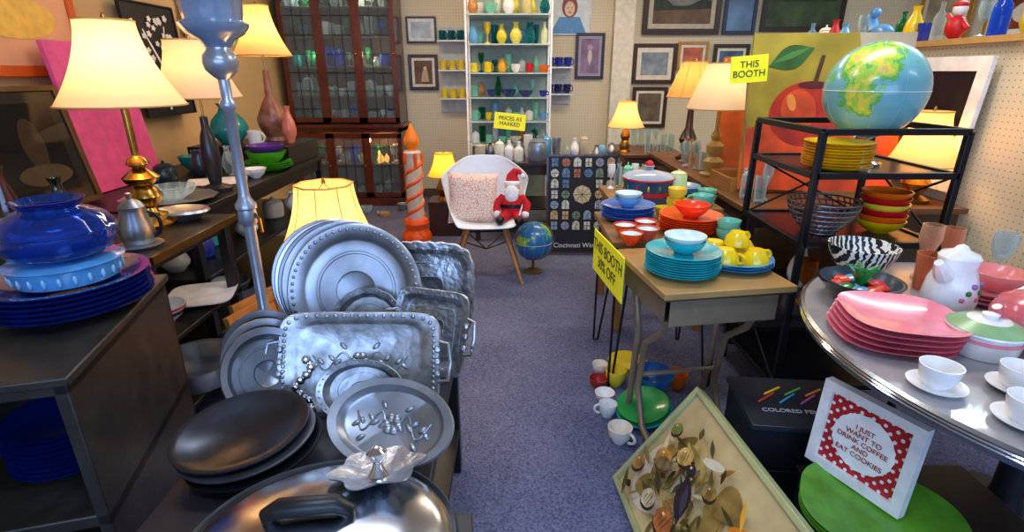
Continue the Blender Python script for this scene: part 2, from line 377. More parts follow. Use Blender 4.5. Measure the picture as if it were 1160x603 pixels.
for x,y,k,r,h,m in ((-2.0,3.42,'pitcher',.06,.16,M('#20343a',.2)),(-2.0,3.55,'goblet',.05,.2,glass),(-2.0,3.05,'jar',.06,.14,M('#1b2f36',.2)),(-2.15,3.6,'bowl',.09,.1,M('#147a6e',.3)),(-1.85,3.48,'vase',.04,.18,glass),(-1.9,3.35,'tumbler',.04,.12,glass),(-1.8,3.42,'goblet',.035,.15,glass)):
    ves(B,k,(x,y,.8),r,h,m)
B.done('glassware_collection')
one('teal_vase','vase',(-2.05,3.95,.94),.13,.28,M('#1f8c88',.25,coat=.4))
one('coral_vase','vase',(-1.62,3.96,.94),.05,.26,M('#e07858',.3,coat=.4))
B=Bd(); ves(B,'bowl',(0,0,0),.09,.08,white); B.lathe([(.068,.032),(.086,.06)],blue); B.lathe([(.0905,.07),(.0915,.078)],red); B.done('patterned_bowl',(-1.45,2.0,.44))
B=Bd(); B.lathe([(0,0),(.09,0),(.14,.02),(.142,.026),(.09,.008),(0,.008)],white,seg=64,mod=lambda a:1/(abs(math.cos(a))**5+abs(math.sin(a))**5)**.2); B.done('square_white_plate',(-1.43,2.25,.44),(0,0,.3))
B=Bd(); B.lathe([(0,0),(.17,0),(.175,.01),(.18,.09),(.19,.095),(.172,.095),(.168,.012),(0,.012)],steel,seg=48); B.done('cake_pan',(-1.43,2.1,.12))
B=Bd(); B.lathe([(0,0),(.15,0),(.16,.1),(.15,.1),(.145,.01),(0,.01)],dsteel,seg=48); ves(B,'bowl',(0,0,.012),.12,.12,steel2); B.done('stock_pan',(-1.7,2.95,.12))
B=Bd()
for i in range(7): ves(B,random.choice(['bowl','jar','vase']),(-1.75+random.uniform(-.15,.1),2.62+i*.22,.44),.07,.14,random.choice([white,teal,M('#a8a29a',.4),blue,glass]))
B.done('dish_collection')
B=Bd(); pm=M('#9fa6b2',.3,.6)
B.lathe([(0,0),(.14,0),(.145,.015),(.12,.03),(.03,.05),(.022,.08),(.022,.5),(.028,.505),(.028,.52),(.02,.53),(.02,.9),(.03,.91),(.034,.93),(.03,.96),(.036,.965),(.036,.98),(.022,1.0),(.018,1.02),(.018,1.3),(.026,1.31),(.026,1.33),(.018,1.34),(.018,1.4),(.03,1.41),(.05,1.43),(.056,1.455),(.052,1.475),(.038,1.49),(.036,1.5)],pm,seg=32)
B.lathe([(.038,1.5),(.05,1.52),(.085,1.54),(.1,1.56),(.103,1.57),(.085,1.58),(.088,1.6),(.1,1.7),(.13,1.75),(.126,1.75),(.095,1.7),(.083,1.6),(.06,1.55),(.0,1.54)],M('#7b8fa8',.15,.1,coat=.5),seg=32,mod=lambda a:1+.03*math.cos(12*a))
B.tube([(0.02,0,.95),(.05,-.02,.93),(.052,-.02,.88)],.006,brass,6); B.done('floor_lamp',(-.955,1.86,0))
table('wooden_stool',-1.04,-.64,1.98,2.36,.36,wood,wood,apron=.05)
lamp('table_lamp',(-.76,2.12,.38),[(0,-.02),(.07,-.02),(.075,.015),(.04,.03),(.03,.05),(.055,.09),(.06,.13),(.04,.2),(.018,.24),(.012,.31)],brass,.11,.205,.33,.62,shl,8,mod=oct_)
for i,(x,y,r) in enumerate(((-1.2,2.32,.2),(-1.17,2.2,.28))):
    picture('wooden_frame',.34,.42,(x,y+.05,.205),(-.22,0,1.25+i*.08),wood,.035,M('#b07a3c',.5,ns=6,var=.2),d=.03)
rnd=random.Random(3)
bl=[(white,[( -.02,-.32),(.0,-.32),(.05,-.05),(.03,-.05)]),(white,[(.03,-.08),(.045,-.06),(-.1,.2),(-.11,.19)]),(white,[(.04,-.05),(.05,-.05),(.14,.22),(.13,.23)])]
for i in range(34): bl.append((white,ell(rnd.uniform(-.2,.2),rnd.uniform(0,.28),.022,.018,0,10,.25,5)))
picture('blossom_poster',.56,.72,(-2.42,3.9,1.5),(-.05,0,pi/2),black,.012,ink,bl)
picture('pink_canvas',.55,.78,(-2.30,3.12,1.19),(-.12,0,pi/2),hot,0,M('#e0508a',.6))
picture('peach_canvas',1.3,1.15,(-2.44,2.6,1.98),(0,0,pi/2),M('#d8560a',.5),.05,M('#e8a878',.6,ns=2,var=.25),[(M('#f4e0c0',.6,ns=3),ell(-.2,0,.42,.38,0,28,.05,7)),(M('#e8c8a0',.6,ns=3),ell(-.15,.02,.25,.25)),(M('#f0c050',.6),ell(.25,-.3,.25,.1))])
picture('framed_print',.62,.56,(-2.22,2.38,1.09),(-.2,0,1.35),M('#5a3a14',.3,.3),.025,M('#16120e',.06,ns=3,var=.3),[(M('#3a2a1a',.08),ell(.1,.02,.05,.12)),(M('#4a3a24',.08),ell(.1,-.12,.12,.05)),(M('#5a5868',.15),ell(-.15,-.05,.05,.16))],.05,M('#241f1a',.12))
picture('white_canvas',.7,.6,(-2.45,4.7,1.95),(0,0,pi/2),white,0,M('#d9d6cf',.6),[(M('#7e9db5',.6),ell(0,0,.2,.12))])
B=Bd(); tq=M('#3fb0b8',.35); B.tube([(0,0,0),(0,0,.2)],.012,tq); B.tube([(0,0,.2),(.05,0,.28),(.12,0,.3)],[.03,.022,.008],tq); B.ball((-.03,0,.17),.05,tq,(1.6,.6,.8)); B.tube([(-.08,0,.18),(-.14,0,.24),(-.2,0,.22)],[.02,.015,.004],tq); B.lathe([(0,0),(.06,0),(.05,.015),(0,.02)],tq); B.done('bird_figurine',(-1.94,1.85,.8))

# ---------- METAL TRAYS ----------
TZ=.62
table('tray_table',-.7,-.17,.48,1.68,TZ,M('#17171b',.4),black,shelf=[.2])
def tray(name,x,y,r,tilt,mat,sx=1,sy=1,rz=0,mod=None,handles=False,lift=0,depth=.018,ring=True,n=48,orn=0,vine=False):
    B=Bd(); d=depth
    pr=[(0,0),(.76*r,0),(.8*r,.004),(.86*r,d),(.98*r,d+.003),(r,d),(r*1.005,d+.005),(.985*r,d+.009),(.85*r,d+.005),(.78*r,.008),(.74*r,.004)]
    if ring: pr+=[(.6*r,.004),(.59*r,.0065),(.56*r,.0065),(.55*r,.004),(.3*r,.004),(.29*r,.006),(.27*r,.004)]
    pr+=[(0,.004)]
    B.lathe(pr,mat,seg=n,sx=sx,sy=sy,mod=mod)
    md=mod or (lambda a:1)
    for i in range(orn):
        a=2*pi*i/orn; q=r*.925*md(a); B.ball((q*math.cos(a)*sx,q*math.sin(a)*sy,d+.007),r*.03,mat,(1,1,.55),seg=8)
    if vine:
        for s in(-1,1):
            P=[(s*(.02+.1*t)*r/.2,(.03*math.sin(7*t))*sy*1.2,.006) for t in [q/14 for q in range(15)]]
            B.tube(P,.0025,mat,6)
            for i in range(1,14,2):
                x_,y_,_=P[i]; k=1 if (i//2)%2 else -1
                B.ball((x_,y_+k*.016,.006),.012,mat,(1,.5,.35),(0,0,k*s*.7),seg=8)
        for i in range(6):
            a=i*pi/3; B.ball((.014*math.cos(a),.014*math.sin(a),.006),.011,mat,(1,1,.4),seg=8)
    if handles:
        for s in(-1,1):
            B.tube([(s*r*sx*.98,-.05,d+.005),(s*(r*sx+.022),-.045,d+.014),(s*(r*sx+.028),0,d+.018),(s*(r*sx+.022),.045,d+.014),(s*r*sx*.98,.05,d+.005)],.005,mat,8)
            for k in(-1,0,1): B.ball((s*r*sx*.97,k*.03,d+.008),.01,mat,seg=8)
    a=math.radians(tilt); e=r*sy
    if mod: e*=mod(-pi/2)
    z=TZ+e*math.sin(a)+.002+lift
    return B.done(name,(x,y,z),(a,0,math.radians(rz)))
sq=lambda a:1/(abs(math.cos(a))**7+abs(math.sin(a))**7)**(1/7)
sq4=lambda a:1/(abs(math.cos(a))**4+abs(math.sin(a))**4)**(1/4)*(1+.012*math.cos(24*a))
sca=lambda a:1+.025*abs(math.sin(8*a))
for i in range(4): tray('round_metal_tray',-.565+i*.022,1.575-i*.022,.19+.002*i,73,[steel2,steel,dsteel,steel2][i],rz=5,ring=False,depth=.014)
tray('round_metal_tray',-.465,1.465,.198,71,steel2,n=64,orn=56)
tray('round_metal_tray',-.42,1.41,.108,68,pewter,mod=sca,n=96,orn=24)
tray('hammered_metal_tray',-.26,1.55,.155,74,hammer,sx=.95,mod=sq4,rz=-8,n=96)
tray('hammered_metal_tray',-.225,1.35,.125,68,hammer,sx=.9,sy=.95,mod=sq,rz=-18,n=96,handles=True)
tray('rectangular_metal_tray',-.385,1.18,.2,64,pewter,sx=1.02,sy=.62,mod=sq,n=96,handles=True,depth=.01,ring=False,orn=60,vine=True)
tray('small_metal_tray',-.365,1.115,.098,62,pewter,sx=1.1,sy=.78,n=64,orn=30)
tray('oval_metal_platter',-.265,.985,.15,40,steel2,sx=1,sy=.66,rz=-16,n=64,ring=False,vine=True)
for i in range(3): tray('oval_metal_platter',-.655+.025*i,1.24-i*.05,.12,60,[dsteel,steel2,dsteel][i],sx=.9,sy=.95,rz=42)
ds2=M('#4a4e56',.28,.95,.25,8); ds3=M('#2f3238',.3,.9,.25,8)
B=Bd()
for i in range(3): B.lathe([(0,0),(.09,0),(.112,.014),(.126,.016),(.126,.02),(.11,.02),(.09,.005),(0,.005)],[ds3,dsteel,ds2][i],(-.012*i,.012*i,i*.016),seg=48,sx=1.12,sy=.9,R=(.16,-.1,0))
B.done('dark_metal_pan_stack',(-.555,.945,.648),(0,0,.35))
B=Bd()
for i in range(18):
    t=i/17; B.ball((.02*math.sin(9*t),.004*math.cos(20*t),.008+t*.15),.008+.004*(i%2),chrome,seg=8)
B.done('beaded_server_handle',(-.505,1.085,.62),(-.2,0,-.1))
B=Bd()
B.lathe([(0,0),(.15,0),(.17,.01),(.185,.04),(.2,.045),(.205,.05),(.2,.056)],dsteel,seg=64,sx=1.12)
B.lathe([(.2,.056),(.196,.063),(.17,.075),(.1,.09),(.04,.096),(0,.097)],M('#b0b5bd',.18,1,.1),seg=64,sx=1.12)
B.lathe([(.198,.05),(.206,.057),(.202,.066),(.196,.058)],M('#26282c',.3),seg=64,sx=1.12)
B.tube([(-.085,.03,.08),(-.085,.028,.105),(-.065,.026,.118),(.025,.026,.118),(.045,.028,.105),(.045,.03,.082)],[.012,.015,.017,.017,.015,.012],black,12)
for s in(-1,1): B.box((s*.232,0,.04),(.045,.1,.025),black)
B.done('electric_skillet',(-.32,.67,TZ+.002),(0,0,.1),bevel=.002)
B=Bd(); B.lathe([(0,0),(.03,.002),(.06,.012),(.08,.02),(.083,.024),(.06,.016),(.03,.008),(0,.006)],hammer,seg=72,mod=lambda a:1+.12*math.cos(6*a))
B.lathe([(0,.005),(.02,.008),(.012,.02),(.008,.03),(.018,.04),(.02,.05),(.01,.06),(.0,.064)],chrome,seg=16); B.done('silver_leaf_dish',(-.25,.80,TZ+.084),(-.3,0,.3))

# ---------- BACK: china cabinet ----------
B=Bd(); W=1.18; d=.42; Ht=2.35
B.box((0,d-.01,Ht/2),(W,.02,Ht),M('#4a2c18',.6))
for s in(-1,1): B.box((s*(W/2-.015),d/2,Ht/2),(.03,d,Ht),rwood)
for z in(.05,.84,Ht-.02): B.box((0,d/2,z),(W,d,.05),rwood)
B.box((0,d/2-.01,.04),(W+.06,d+.05,.08),rwood); B.box((0,d/2-.01,.88),(W+.06,d+.06,.03),rwood)
B.box((0,d/2-.02,Ht+.03),(W+.12,d+.1,.07),rwood)
for z in(1.18,1.48,1.78,2.06,.45): B.box((0,d/2+.03,z),(W-.06,d-.1,.012),M('#5a4430',.3))
nd=3
for zr,(z0,z1) in enumerate(((.1,.8),(.92,2.3))):
    dw=W/nd
    for i in range(nd):
        cx=-W/2+dw*(i+.5)
        for s in(-1,1): B.box((cx+s*(dw/2-.023),0,(z0+z1)/2),(.046,.03,z1-z0),rwood)
        for z in(z0+.025,z1-.025): B.box((cx,0,z),(dw,.03,.05),rwood)
        B.box((cx,.006,(z0+z1)/2),(dw-.08,.003,z1-z0-.08),GL('#e8f0f0',.08))
        for k in(-.33,.33): B.box((cx+k*(dw-.1)/2,-.004,(z0+z1)/2),(.006,.006,z1-z0-.1),blk)
        n=2 if zr==0 else 6
        for k in range(n+1):
            zz=z0+.05+(z1-z0-.1)*(k+.5)/(n+1); B.box((cx,-.004,zz),(dw-.1,.006,.006),blk)
        if zr==1:
            B.tube([(cx+(dw-.1)/2*math.cos(a),-.004,z1-.2+.15*math.sin(a)) for a in [pi*q/12 for q in range(13)]],.006,blk,5)
        B.ball((cx+(dw/2-.02),-.025,(z0+z1)/2),.012,brass,seg=10)
cab=B.done('china_cabinet',(-1.80,5.94,0),bevel=.003)
for p,e,c in (((.3,.2,.72),5,(1,.5,.18)),((-.3,.2,.72),1.5,(1,.5,.18)),((-.35,.12,2.2),3.5,(.8,.9,.8)),((.3,.12,2.2),5,(1,.82,.6)),((.3,.06,1.6),1.6,(1,.8,.55)),((-.3,.06,1.6),1,(.7,.95,.85))): light('POINT','cabinet_fill',p,e,c,cab,.03)  # fill added to brighten the interior; only the lower right is a lit shelf
B=Bd(); rr=random.Random(5)
wg=M('#c4d0d2',.1,coat=.5); cg=GL('#d8e8e8',.35)
pal=[cg,cg,glass,cg,M('#c9cfd0',.15),wg,bglass,gglass,cg]
for z in(.08,.456,.905,1.187,1.487,1.787,2.067):
    x=-.5
    while x<.52:
        m=rr.choice(pal) if x>-.2 else rr.choice([GL('#1f9aa0',.5),M('#1f8f8a',.25),gglass,cg]); k=rr.choice(['goblet','goblet','tumbler','vase','bowl','cup','jar'])
        r=rr.uniform(.03,.055); h=rr.uniform(.09,.2)
        for yy in(.13,.28): ves(B,k,(x,yy,z+.004),r,h*(.8 if k in('bowl','cup') else 1),m,seg=16)
        x+=r*2+rr.uniform(.01,.04)
B.lathe([(0,.456),(.08,.46),(.1,.5),(.06,.56),(0,.6)],M('#ffb050',.5,es=1.2),(.3,.2,0),seg=16)
B.done('cabinet_glassware',(-1.80,5.94,0))
picture('framed_print',.33,.27,(-1.0,6.37,1.87),(0,0,0),M('#3a3e44',.4),.02,M('#b9c9d0',.5,ns=8,var=.4),[],.035,white)
picture('framed_photograph',.33,.38,(-1.0,6.37,1.43),(0,0,0),dwood,.035,M('#6a4a30',.5,ns=9,var=.6),[(M('#d8c09a',.5),ell(.02,.04,.02,.025)),(M('#c8b08a',.5),[(-.03,-.1),(.06,-.1),(.045,.02),(-.005,.02)])],.03,cream)
picture('portrait_poster',.5,.6,(.62,6.38,2.12),(0,0,0),white,.01,M('#dfe8ea',.5),[(M('#5a98d0',.5),[(-.2,-.29),(.2,-.29),(.12,-.12),(-.1,-.12)]),(M('#8a4a30',.5),ell(.01,-.02,.085,.11)),(M('#f0c8a8',.5),ell(.01,-.04,.055,.075)),(M('#c0404a',.5),ell(.01,-.075,.018,.006)),(ink,ell(-.012,-.03,.007,.005)),(ink,ell(.032,-.03,.007,.005))])
picture('framed_print',.32,.48,(.87,6.37,1.6),(0,0,0),M('#2a1a2e',.4),.03,M('#8a7090',.5,ns=8,var=.5),[(M('#d8ccc0',.5),leaf(0,0,.2,.05,pi/2)),(M('#c8a0b0',.5),ell(0,.09,.03,.03,0,15,.2,5))],.03,M('#a9a0b4',.5))
picture('framed_landscape_painting',.85,.52,(1.85,6.36,2.08),(0,0,0),M('#3a200f',.35),.06,M('#6a5238',.5,ns=6,var=.5),[(M('#8a8a80',.5,ns=9,var=.4),[(-.31,.02),(.31,.04),(.31,.14),(-.31,.14)]),(M('#2a3520',.5,ns=14,var=.5),[(-.31,.02),(-.31,.09),(-.2,.11),(-.1,.03),(.05,.02),(.2,.09),(.31,.08),(.31,0),(-.31,-.02)])],.05,M('#cbbfa4',.5))
picture('framed_print',.48,.42,(1.6,6.37,1.52),(0,0,0),M('#3a2413',.4),.04,M('#8a96a0',.5,ns=8,var=.5),[],.05,cream)
picture('framed_print',.4,.45,(1.58,6.37,1.05),(0,0,0),M('#3a2413',.4),.04,M('#6a5a4a',.5,ns=8,var=.6),[],.03,cream)
picture('framed_print',.34,.3,(2.02,6.37,1.6),(0,0,0),M('#b88a3a',.4,.4),.03,M('#c86a4a',.5,ns=8,var=.6),[],.03,cream)
picture('framed_print',.4,.55,(2.45,6.37,1.45),(0,0,0),M('#2a2413',.4),.04,M('#4a6a8a',.5,ns=8,var=.6),[],.03,cream)
picture('framed_landscape_painting',.9,.6,(3.17,6.36,2.15),(0,0,0),M('#2a2420',.4),.05,M('#3f5232',.5,ns=5,var=.6),[(M('#8aa0b0',.5,ns=6,var=.3),[(-.38,.02),(.38,.04),(.38,.24),(-.38,.24)]),(M('#2a3a1c',.5,ns=9,var=.5),[(-.38,.0),(-.25,.16),(-.12,.03),(.1,.08),(.3,.02),(.38,.0)])])
picture('framed_print',.36,.6,(2.49,6.37,2.12),(0,0,0),M('#20304a',.4),.04,M('#5f82a8',.4,ns=4,var=.5))
for y,z,c in ((4.9,1.95,'#7a2f22'),(4.0,2.0,'#44546a'),(3.1,1.95,'#8a6a3a'),(5.75,1.95,'#b8a890')):
    picture('framed_print',.7,.55,(4.26,y,z),(0,0,-pi/2),M('#b88a3a',.35,.4),.05,M(c,.5,ns=5,var=.5),[(M('#d8cdb4',.5),ell(.05,-.05,.12,.08))],.05,cream)
B=Bd(); x0,x1,y0,y1=-.42,.36,5.25,5.6
for x in(x0,x1):
    for y in(y0,y1): B.box((x,y,1.1),(.018,.018,2.2),white)
for z in(.55,.76,.98,1.2,1.42,1.67,1.92): B.box(((x0+x1)/2,(y0+y1)/2,z),(x1-x0,y1-y0,.012),GL('#d5ecec',.45)); B.box(((x0+x1)/2,y0,z),(x1-x0,.02,.012),M('#b9c4c0',.4)); B.box(((x0+x1)/2,y1,z),(x1-x0,.02,.012),M('#b9c4c0',.4))
B.box(((x0+x1)/2,y1+.02,1.1),(x1-x0,.01,2.2),M('#93a59c',.6))
B.box(((x0+x1)/2,(y0+y1)/2,.06),(x1-x0+.02,y1-y0+.02,.12),white)
B.done('glass_display_shelf')
B=Bd(); rows={
 .56:[('bowl',.07,.08,grey),('cup',.05,.08,cream),('jar',.05,.13,white),('cup',.05,.08,grey),('bowl',.07,.08,steel)],
 .77:[('jar',.05,.12,white),('mug',.04,.09,mint),('cup',.05,.07,mint),('bowl',.07,.07,cream),('mug',.05,.11,grey),('vase',.05,.14,glass)],
 .99:[('mug',.045,.1,mint),('cup',.04,.08,yel),('bowl',.07,.06,M('#93a8b8',.3)),('mug',.04,.08,mint),('jar',.05,.1,cream),('cup',.05,.08,lblue)],
 1.21:[('mug',.045,.11,M('#79b8a0',.3)),('bowl',.06,.07,navy),('bowl',.09,.07,navy),('bowl',.09,.06,navy),('cup',.05,.06,blue)],
 1.43:[('mug',.045,.09,yel2),('mug',.045,.1,yel),('pitcher',.05,.13,M('#e8a818',.3)),('cup',.06,.08,white),('mug',.04,.09,red),('cup',.06,.07,orange)],
 1.68:[('pitcher',.06,.16,lblue),('goblet',.05,.2,yel),('vase',.06,.18,M('#d8c832',.3)),('vase',.07,.2,M('#e8d85a',.3)),('pitcher',.06,.2,tglass),('bottle',.04,.2,M('#d8dfa8',.3))],
 1.93:[('vase',.06,.18,M('#c8884a',.3)),('bowl',.08,.1,mint),('vase',.07,.2,white),('jar',.06,.16,M('#c8b878',.3)),('vase',.06,.17,tglass)]}
pal2=[glass,mint,tglass,white,yel2,lblue,M('#c8884a',.3),gglass,cream]
for z,it in rows.items():
    n=len(it)
    for i,(k,r,h,m) in enumerate(it):
        ves(B,k,(x0+.06+(x1-x0-.12)*i/(n-1),5.36,z+.0),r*.8,h*.92,m,(0.3 if k in('mug','cup','pitcher') else None),seg=20)
        if i<n-1: ves(B,rr.choice(['vase','goblet','cup','tumbler','jar']),(x0+.12+(x1-x0-.12)*i/(n-1),5.51,z),.035,rr.uniform(.1,.18),rr.choice(pal2),seg=16)
B.done('ceramic_collection')
B=Bd(); B.box((0,0,0),(.3,.2,.015),white); B.box((0,0,.3),(.3,.2,.015),white); B.box((0,0,-.3),(.3,.2,.015),white)
for z,m in((.0075,yel2),(-.2925,yel2),(.3075,tglass)):
    for x in(-.1,0,.1): ves(B,'mug',(x,0,z),.038,.1,m,.2,seg=16)
B.box((0,.1,0),(.31,.01,.9),M('#c9cfca',.6)); B.done('mug_shelf',(-.66,6.28,1.45))
B=Bd(); B.box((0,0,0),(.3,.2,.015),white); B.box((0,0,.28),(.3,.2,.015),white); B.box((0,.1,.14),(.3,.01,.5),M('#c9cfca',.6))
for z,m in((.0075,navy),(.2875,blue)):
    for x in(-.1,0,.1): ves(B,'cup',(x,0,z),.045,.1,m,.2,seg=16)
B.done('mug_shelf',(.52,6.28,1.2))
table('dark_side_table',-.35,.95,4.55,5.1,.7,dwood,dwood,shelf=[.3])
B=Bd(); rr=random.Random(9)
for i in range(22):
    x=-.28+(i%15)*.085; y=4.66+.3*rr.random(); k=rr.choice(['jar','vase','mug','bowl','bottle','cup'])
    if abs(x-.22)<.12 and y<4.78: continue
    ves(B,k,(x,y,.7),.042,rr.uniform(.09,.2),rr.choice([white,steel,cream,lblue,M('#7a3a2a',.3),glass,dsteel,M('#b8ab90',.4)]),seg=16)
B.done('knickknack_collection')
one('ginger_jar','jar',(.22,4.65,.7),.08,.2,M('#8f9aa5',.3,.5))
B=Bd(); B.box((0,0,0),(.3,.006,.15),sign); s=B.done('yellow_price_sign',(-.02,5.2,.99),(-.1,.1,0)); text('PRICES AS\nMARKED',.05,ink,(0,-.005,0),(pi/2,0,0),s)
B=Bd(); wx=M('#e8d0b4',.45); og=M('#ee5408',.4,es=.05)
B.lathe([(0,0),(.13,0),(.135,.03),(.12,.07),(.09,.1),(.1,.13),(.115,.16),(.1,.19),(.07,.2)],og)
B.lathe([(.07,.19),(.072,.2),(.072,.76),(.078,.78),(.06,.8),(0,.8)],wx)
for i in range(5):
    a=i*1.3; B.tube([(.07*math.cos(a),.07*math.sin(a),.78),(.078*math.cos(a),.078*math.sin(a),.74),(.074*math.cos(a),.074*math.sin(a),.66+.03*(i%2))],[.016,.018,.012],og)
B.lathe([(0,.79),(.03,.8),(.065,.85),(.068,.89),(.04,.95),(.015,1.0),(0,1.03)],M('#f07810',.4,es=.15))
for ph in(0,pi): B.tube([(.070*math.cos(t*3.4+ph),.070*math.sin(t*3.4+ph),.22+t*.13) for t in [q/10 for q in range(40)]],.016,og,6)
B.done('light_up_candle_decoration',(-.86,4.62,0))
lamp('table_lamp',(-.62,4.85,0.32),[(0,0),(.07,0),(.05,.03),(.08,.1),(.04,.2),(0,.2)],brass,.08,.15,.22,.42,SH('#f5d060',.4,'#ffb818'),5)
slab('low_pedestal',(-.62,4.85,.16),(.28,.28,.32),dwood)
B=Bd()
for i in range(9): ves(B,rr.choice(['plate','bowl','goblet','jar']),(-1.35+i*.09-.3*(i%2),5.45+.12*(i%3),0),.06,.08 if i%3 else .05,rr.choice([glass,M('#a87a4a',.4),white,steel]),seg=20)
B.done('floor_dish_collection')

# ---------- CHAIR ----------
def shell():
    C=[(-.25,.415,.20,.02,0),(-.2,.43,.235,.06,0),(-.08,.405,.27,.16,0),(.05,.395,.295,.24,.01),(.14,.42,.31,.25,.05),(.2,.5,.32,.2,.12),(.235,.6,.315,.13,.16),(.265,.7,.285,.06,.15),(.285,.79,.24,.0,.10),(.295,.85,.16,-.02,.05)]
    vs=[];n=16
    for y,z,w,r,fw in C:
        for i in range(n+1):
            u=-1+2*i/n; k=abs(u)**2.4
            vs.append((w*math.sin(u*pi/2*.92)/math.sin(pi/2*.92),y-fw*abs(u)**2,z+r*k))
    fs=[(a*(n+1)+i,a*(n+1)+i+1,(a+1)*(n+1)+i+1,(a+1)*(n+1)+i) for a in range(len(C)-1) for i in range(n)]
    return vs,fs
ch=D.objects.new('shell_armchair',None); COL.objects.link(ch); ch.location=(-.19,3.72,0); ch.rotation_euler=(0,0,.06)
B=Bd(); v,f=shell(); B.add(v,f,M('#e9eff4',.35,var=.03)); B.done('seat_shell',sol=.012,sub=2,parent=ch)
B=Bd(); lw=M('#b07a45',.4,ns=8,var=.2)
for sx in(-1,1):
    for sy in(-1,1): B.tube([(sx*.13,sy*.12,.38),(sx*.25,sy*.22,0.0)],[.018,.011],lw,12)
for sx in(-1,1):
    B.tube([(sx*.15,-.14,.3),(sx*.0,0,.2),(-sx*.15,.14,.3)],.005,black,6); B.tube([(sx*.13,-.12,.37),(sx*.13,.12,.37)],.007,black,6)
for sy in(-1,1): B.tube([(-.13,sy*.12,.37),(.13,sy*.12,.37)],.007,black,6)
B.box((0,0,.385),(.24,.24,.012),black)
B.done('legs',parent=ch)
def pillow_mat():
    mt=D.materials.new('printed_cushion_fabric'); mt.use_nodes=True; nt=mt.node_tree; b=nt.nodes['Principled BSDF']
    tc=nt.nodes.new('ShaderNodeTexCoord'); v=nt.nodes.new('ShaderNodeTexVoronoi'); v.inputs['Scale'].default_value=44; v.feature='DISTANCE_TO_EDGE'
    nt.links.new(tc.outputs['Object'],v.inputs['Vector']); cr=nt.nodes.new('ShaderNodeValToRGB'); cr.color_ramp.interpolation='CONSTANT'
    cr.color_ramp.elements[0].color=lin('#e09a84'); e=cr.color_ramp.elements[1]; e.position=.07; e.color=lin('#ecdccb')
    q=cr.color_ramp.elements.new(.4); q.color=lin('#d87a64')
    nt.links.new(v.outputs['Distance'],cr.inputs[0]); nt.links.new(cr.outputs[0],b.inputs['Base Color']); b.inputs['Roughness'].default_value=.9; return mt
def pillow(w,t,mat):
    B=Bd(); n=16
    for s in(-1,1):
        vs=[]
        for i in range(n+1):
            for j in range(n+1):
                u=-1+2*i/n; q=-1+2*j/n
                k=max(0,(1-u**4))*max(0,(1-q**4))
                sh=1-.07*(1-q*q)*abs(u)**3; sh2=1-.07*(1-u*u)*abs(q)**3
                vs.append((u*w/2*sh,s*t/2*k**.6,q*w/2*sh2))
        B.add(vs,[(a*(n+1)+b,a*(n+1)+b+1,(a+1)*(n+1)+b+1,(a+1)*(n+1)+b) for a in range(n) for b in range(n)],mat)
    return B
pillow(.36,.13,pillow_mat()).done('throw_pillow',(-.275,3.69,.59),(-.28,.03,.12))
B=Bd(); sr=M('#c41420',.9,ns=60,bump=.3); sw=M('#f4f2ee',.95,ns=60,bump=.4)
B.ball((0,0,.11),.085,sr,(1,.85,1.2)); B.ball((0,-.01,.235),.055,skin); B.ball((0,-.05,.2),.05,sw,(1,.6,1.3)); B.ball((0,-.058,.235),.012,M('#d87060',.6),seg=10)
for s in(-1,1):
    B.ball((s*.022,-.054,.25),.006,black,seg=8); B.ball((s*.03,-.045,.222),.025,sw,(1.1,.6,.6),seg=12)
    B.tube([(s*.06,0,.17),(s*.11,-.03,.12),(s*.1,-.07,.07)],[.032,.03,.026],sr,12); B.ball((s*.1,-.075,.06),.028,sw,seg=12)
    B.tube([(s*.04,-.04,.05),(s*.06,-.12,.03),(s*.065,-.15,.03)],[.04,.034,.03],sr,12); B.ball((s*.065,-.17,.03),.033,black,(1,1.2,1),seg=12)
B.lathe([(.052,.255),(.06,.26),(.062,.275),(.052,.288)],sw); B.tube([(0,0,.275),(.0,.01,.32),(.02,.01,.35),(.05,0,.35),(.065,0,.33)],[.052,.04,.028,.016,.01],sr,14); B.ball((.07,0,.32),.02,sw,seg=10)
B.lathe([(.088,.1),(.088,.125)],black,sy=.86); B.done('santa_plush_toy',(.0,3.68,.425),(-.1,0,-.1))

def globe_mat(ocean,sc_):
    mt=D.materials.new('globe_map'); mt.use_nodes=True; nt=mt.node_tree; b=nt.nodes['Principled BSDF']
    tc=nt.nodes.new('ShaderNodeTexCoord'); n=nt.nodes.new('ShaderNodeTexNoise'); n.inputs['Scale'].default_value=sc_; n.inputs['Detail'].default_value=7; n.inputs['Roughness'].default_value=.6
    nt.links.new(tc.outputs['Object'],n.inputs['Vector']); cr=nt.nodes.new('ShaderNodeValToRGB'); cr.color_ramp.interpolation='CONSTANT'
    cr.color_ramp.elements[0].color=lin(ocean); e=cr.color_ramp.elements[1]; e.position=.53; e.color=lin('#5fae4a')
    for p,c in((.565,'#9fc84a'),(.60,'#d8cc4a'),(.64,'#d0b070')):
        q=cr.color_ramp.elements.new(p); q.color=lin(c)
    nt.links.new(n.outputs['Fac'],cr.inputs[0]); nt.links.new(cr.outputs[0],b.inputs['Base Color']); b.inputs['Roughness'].default_value=.25; b.inputs['Coat Weight'].default_value=.3; return mt
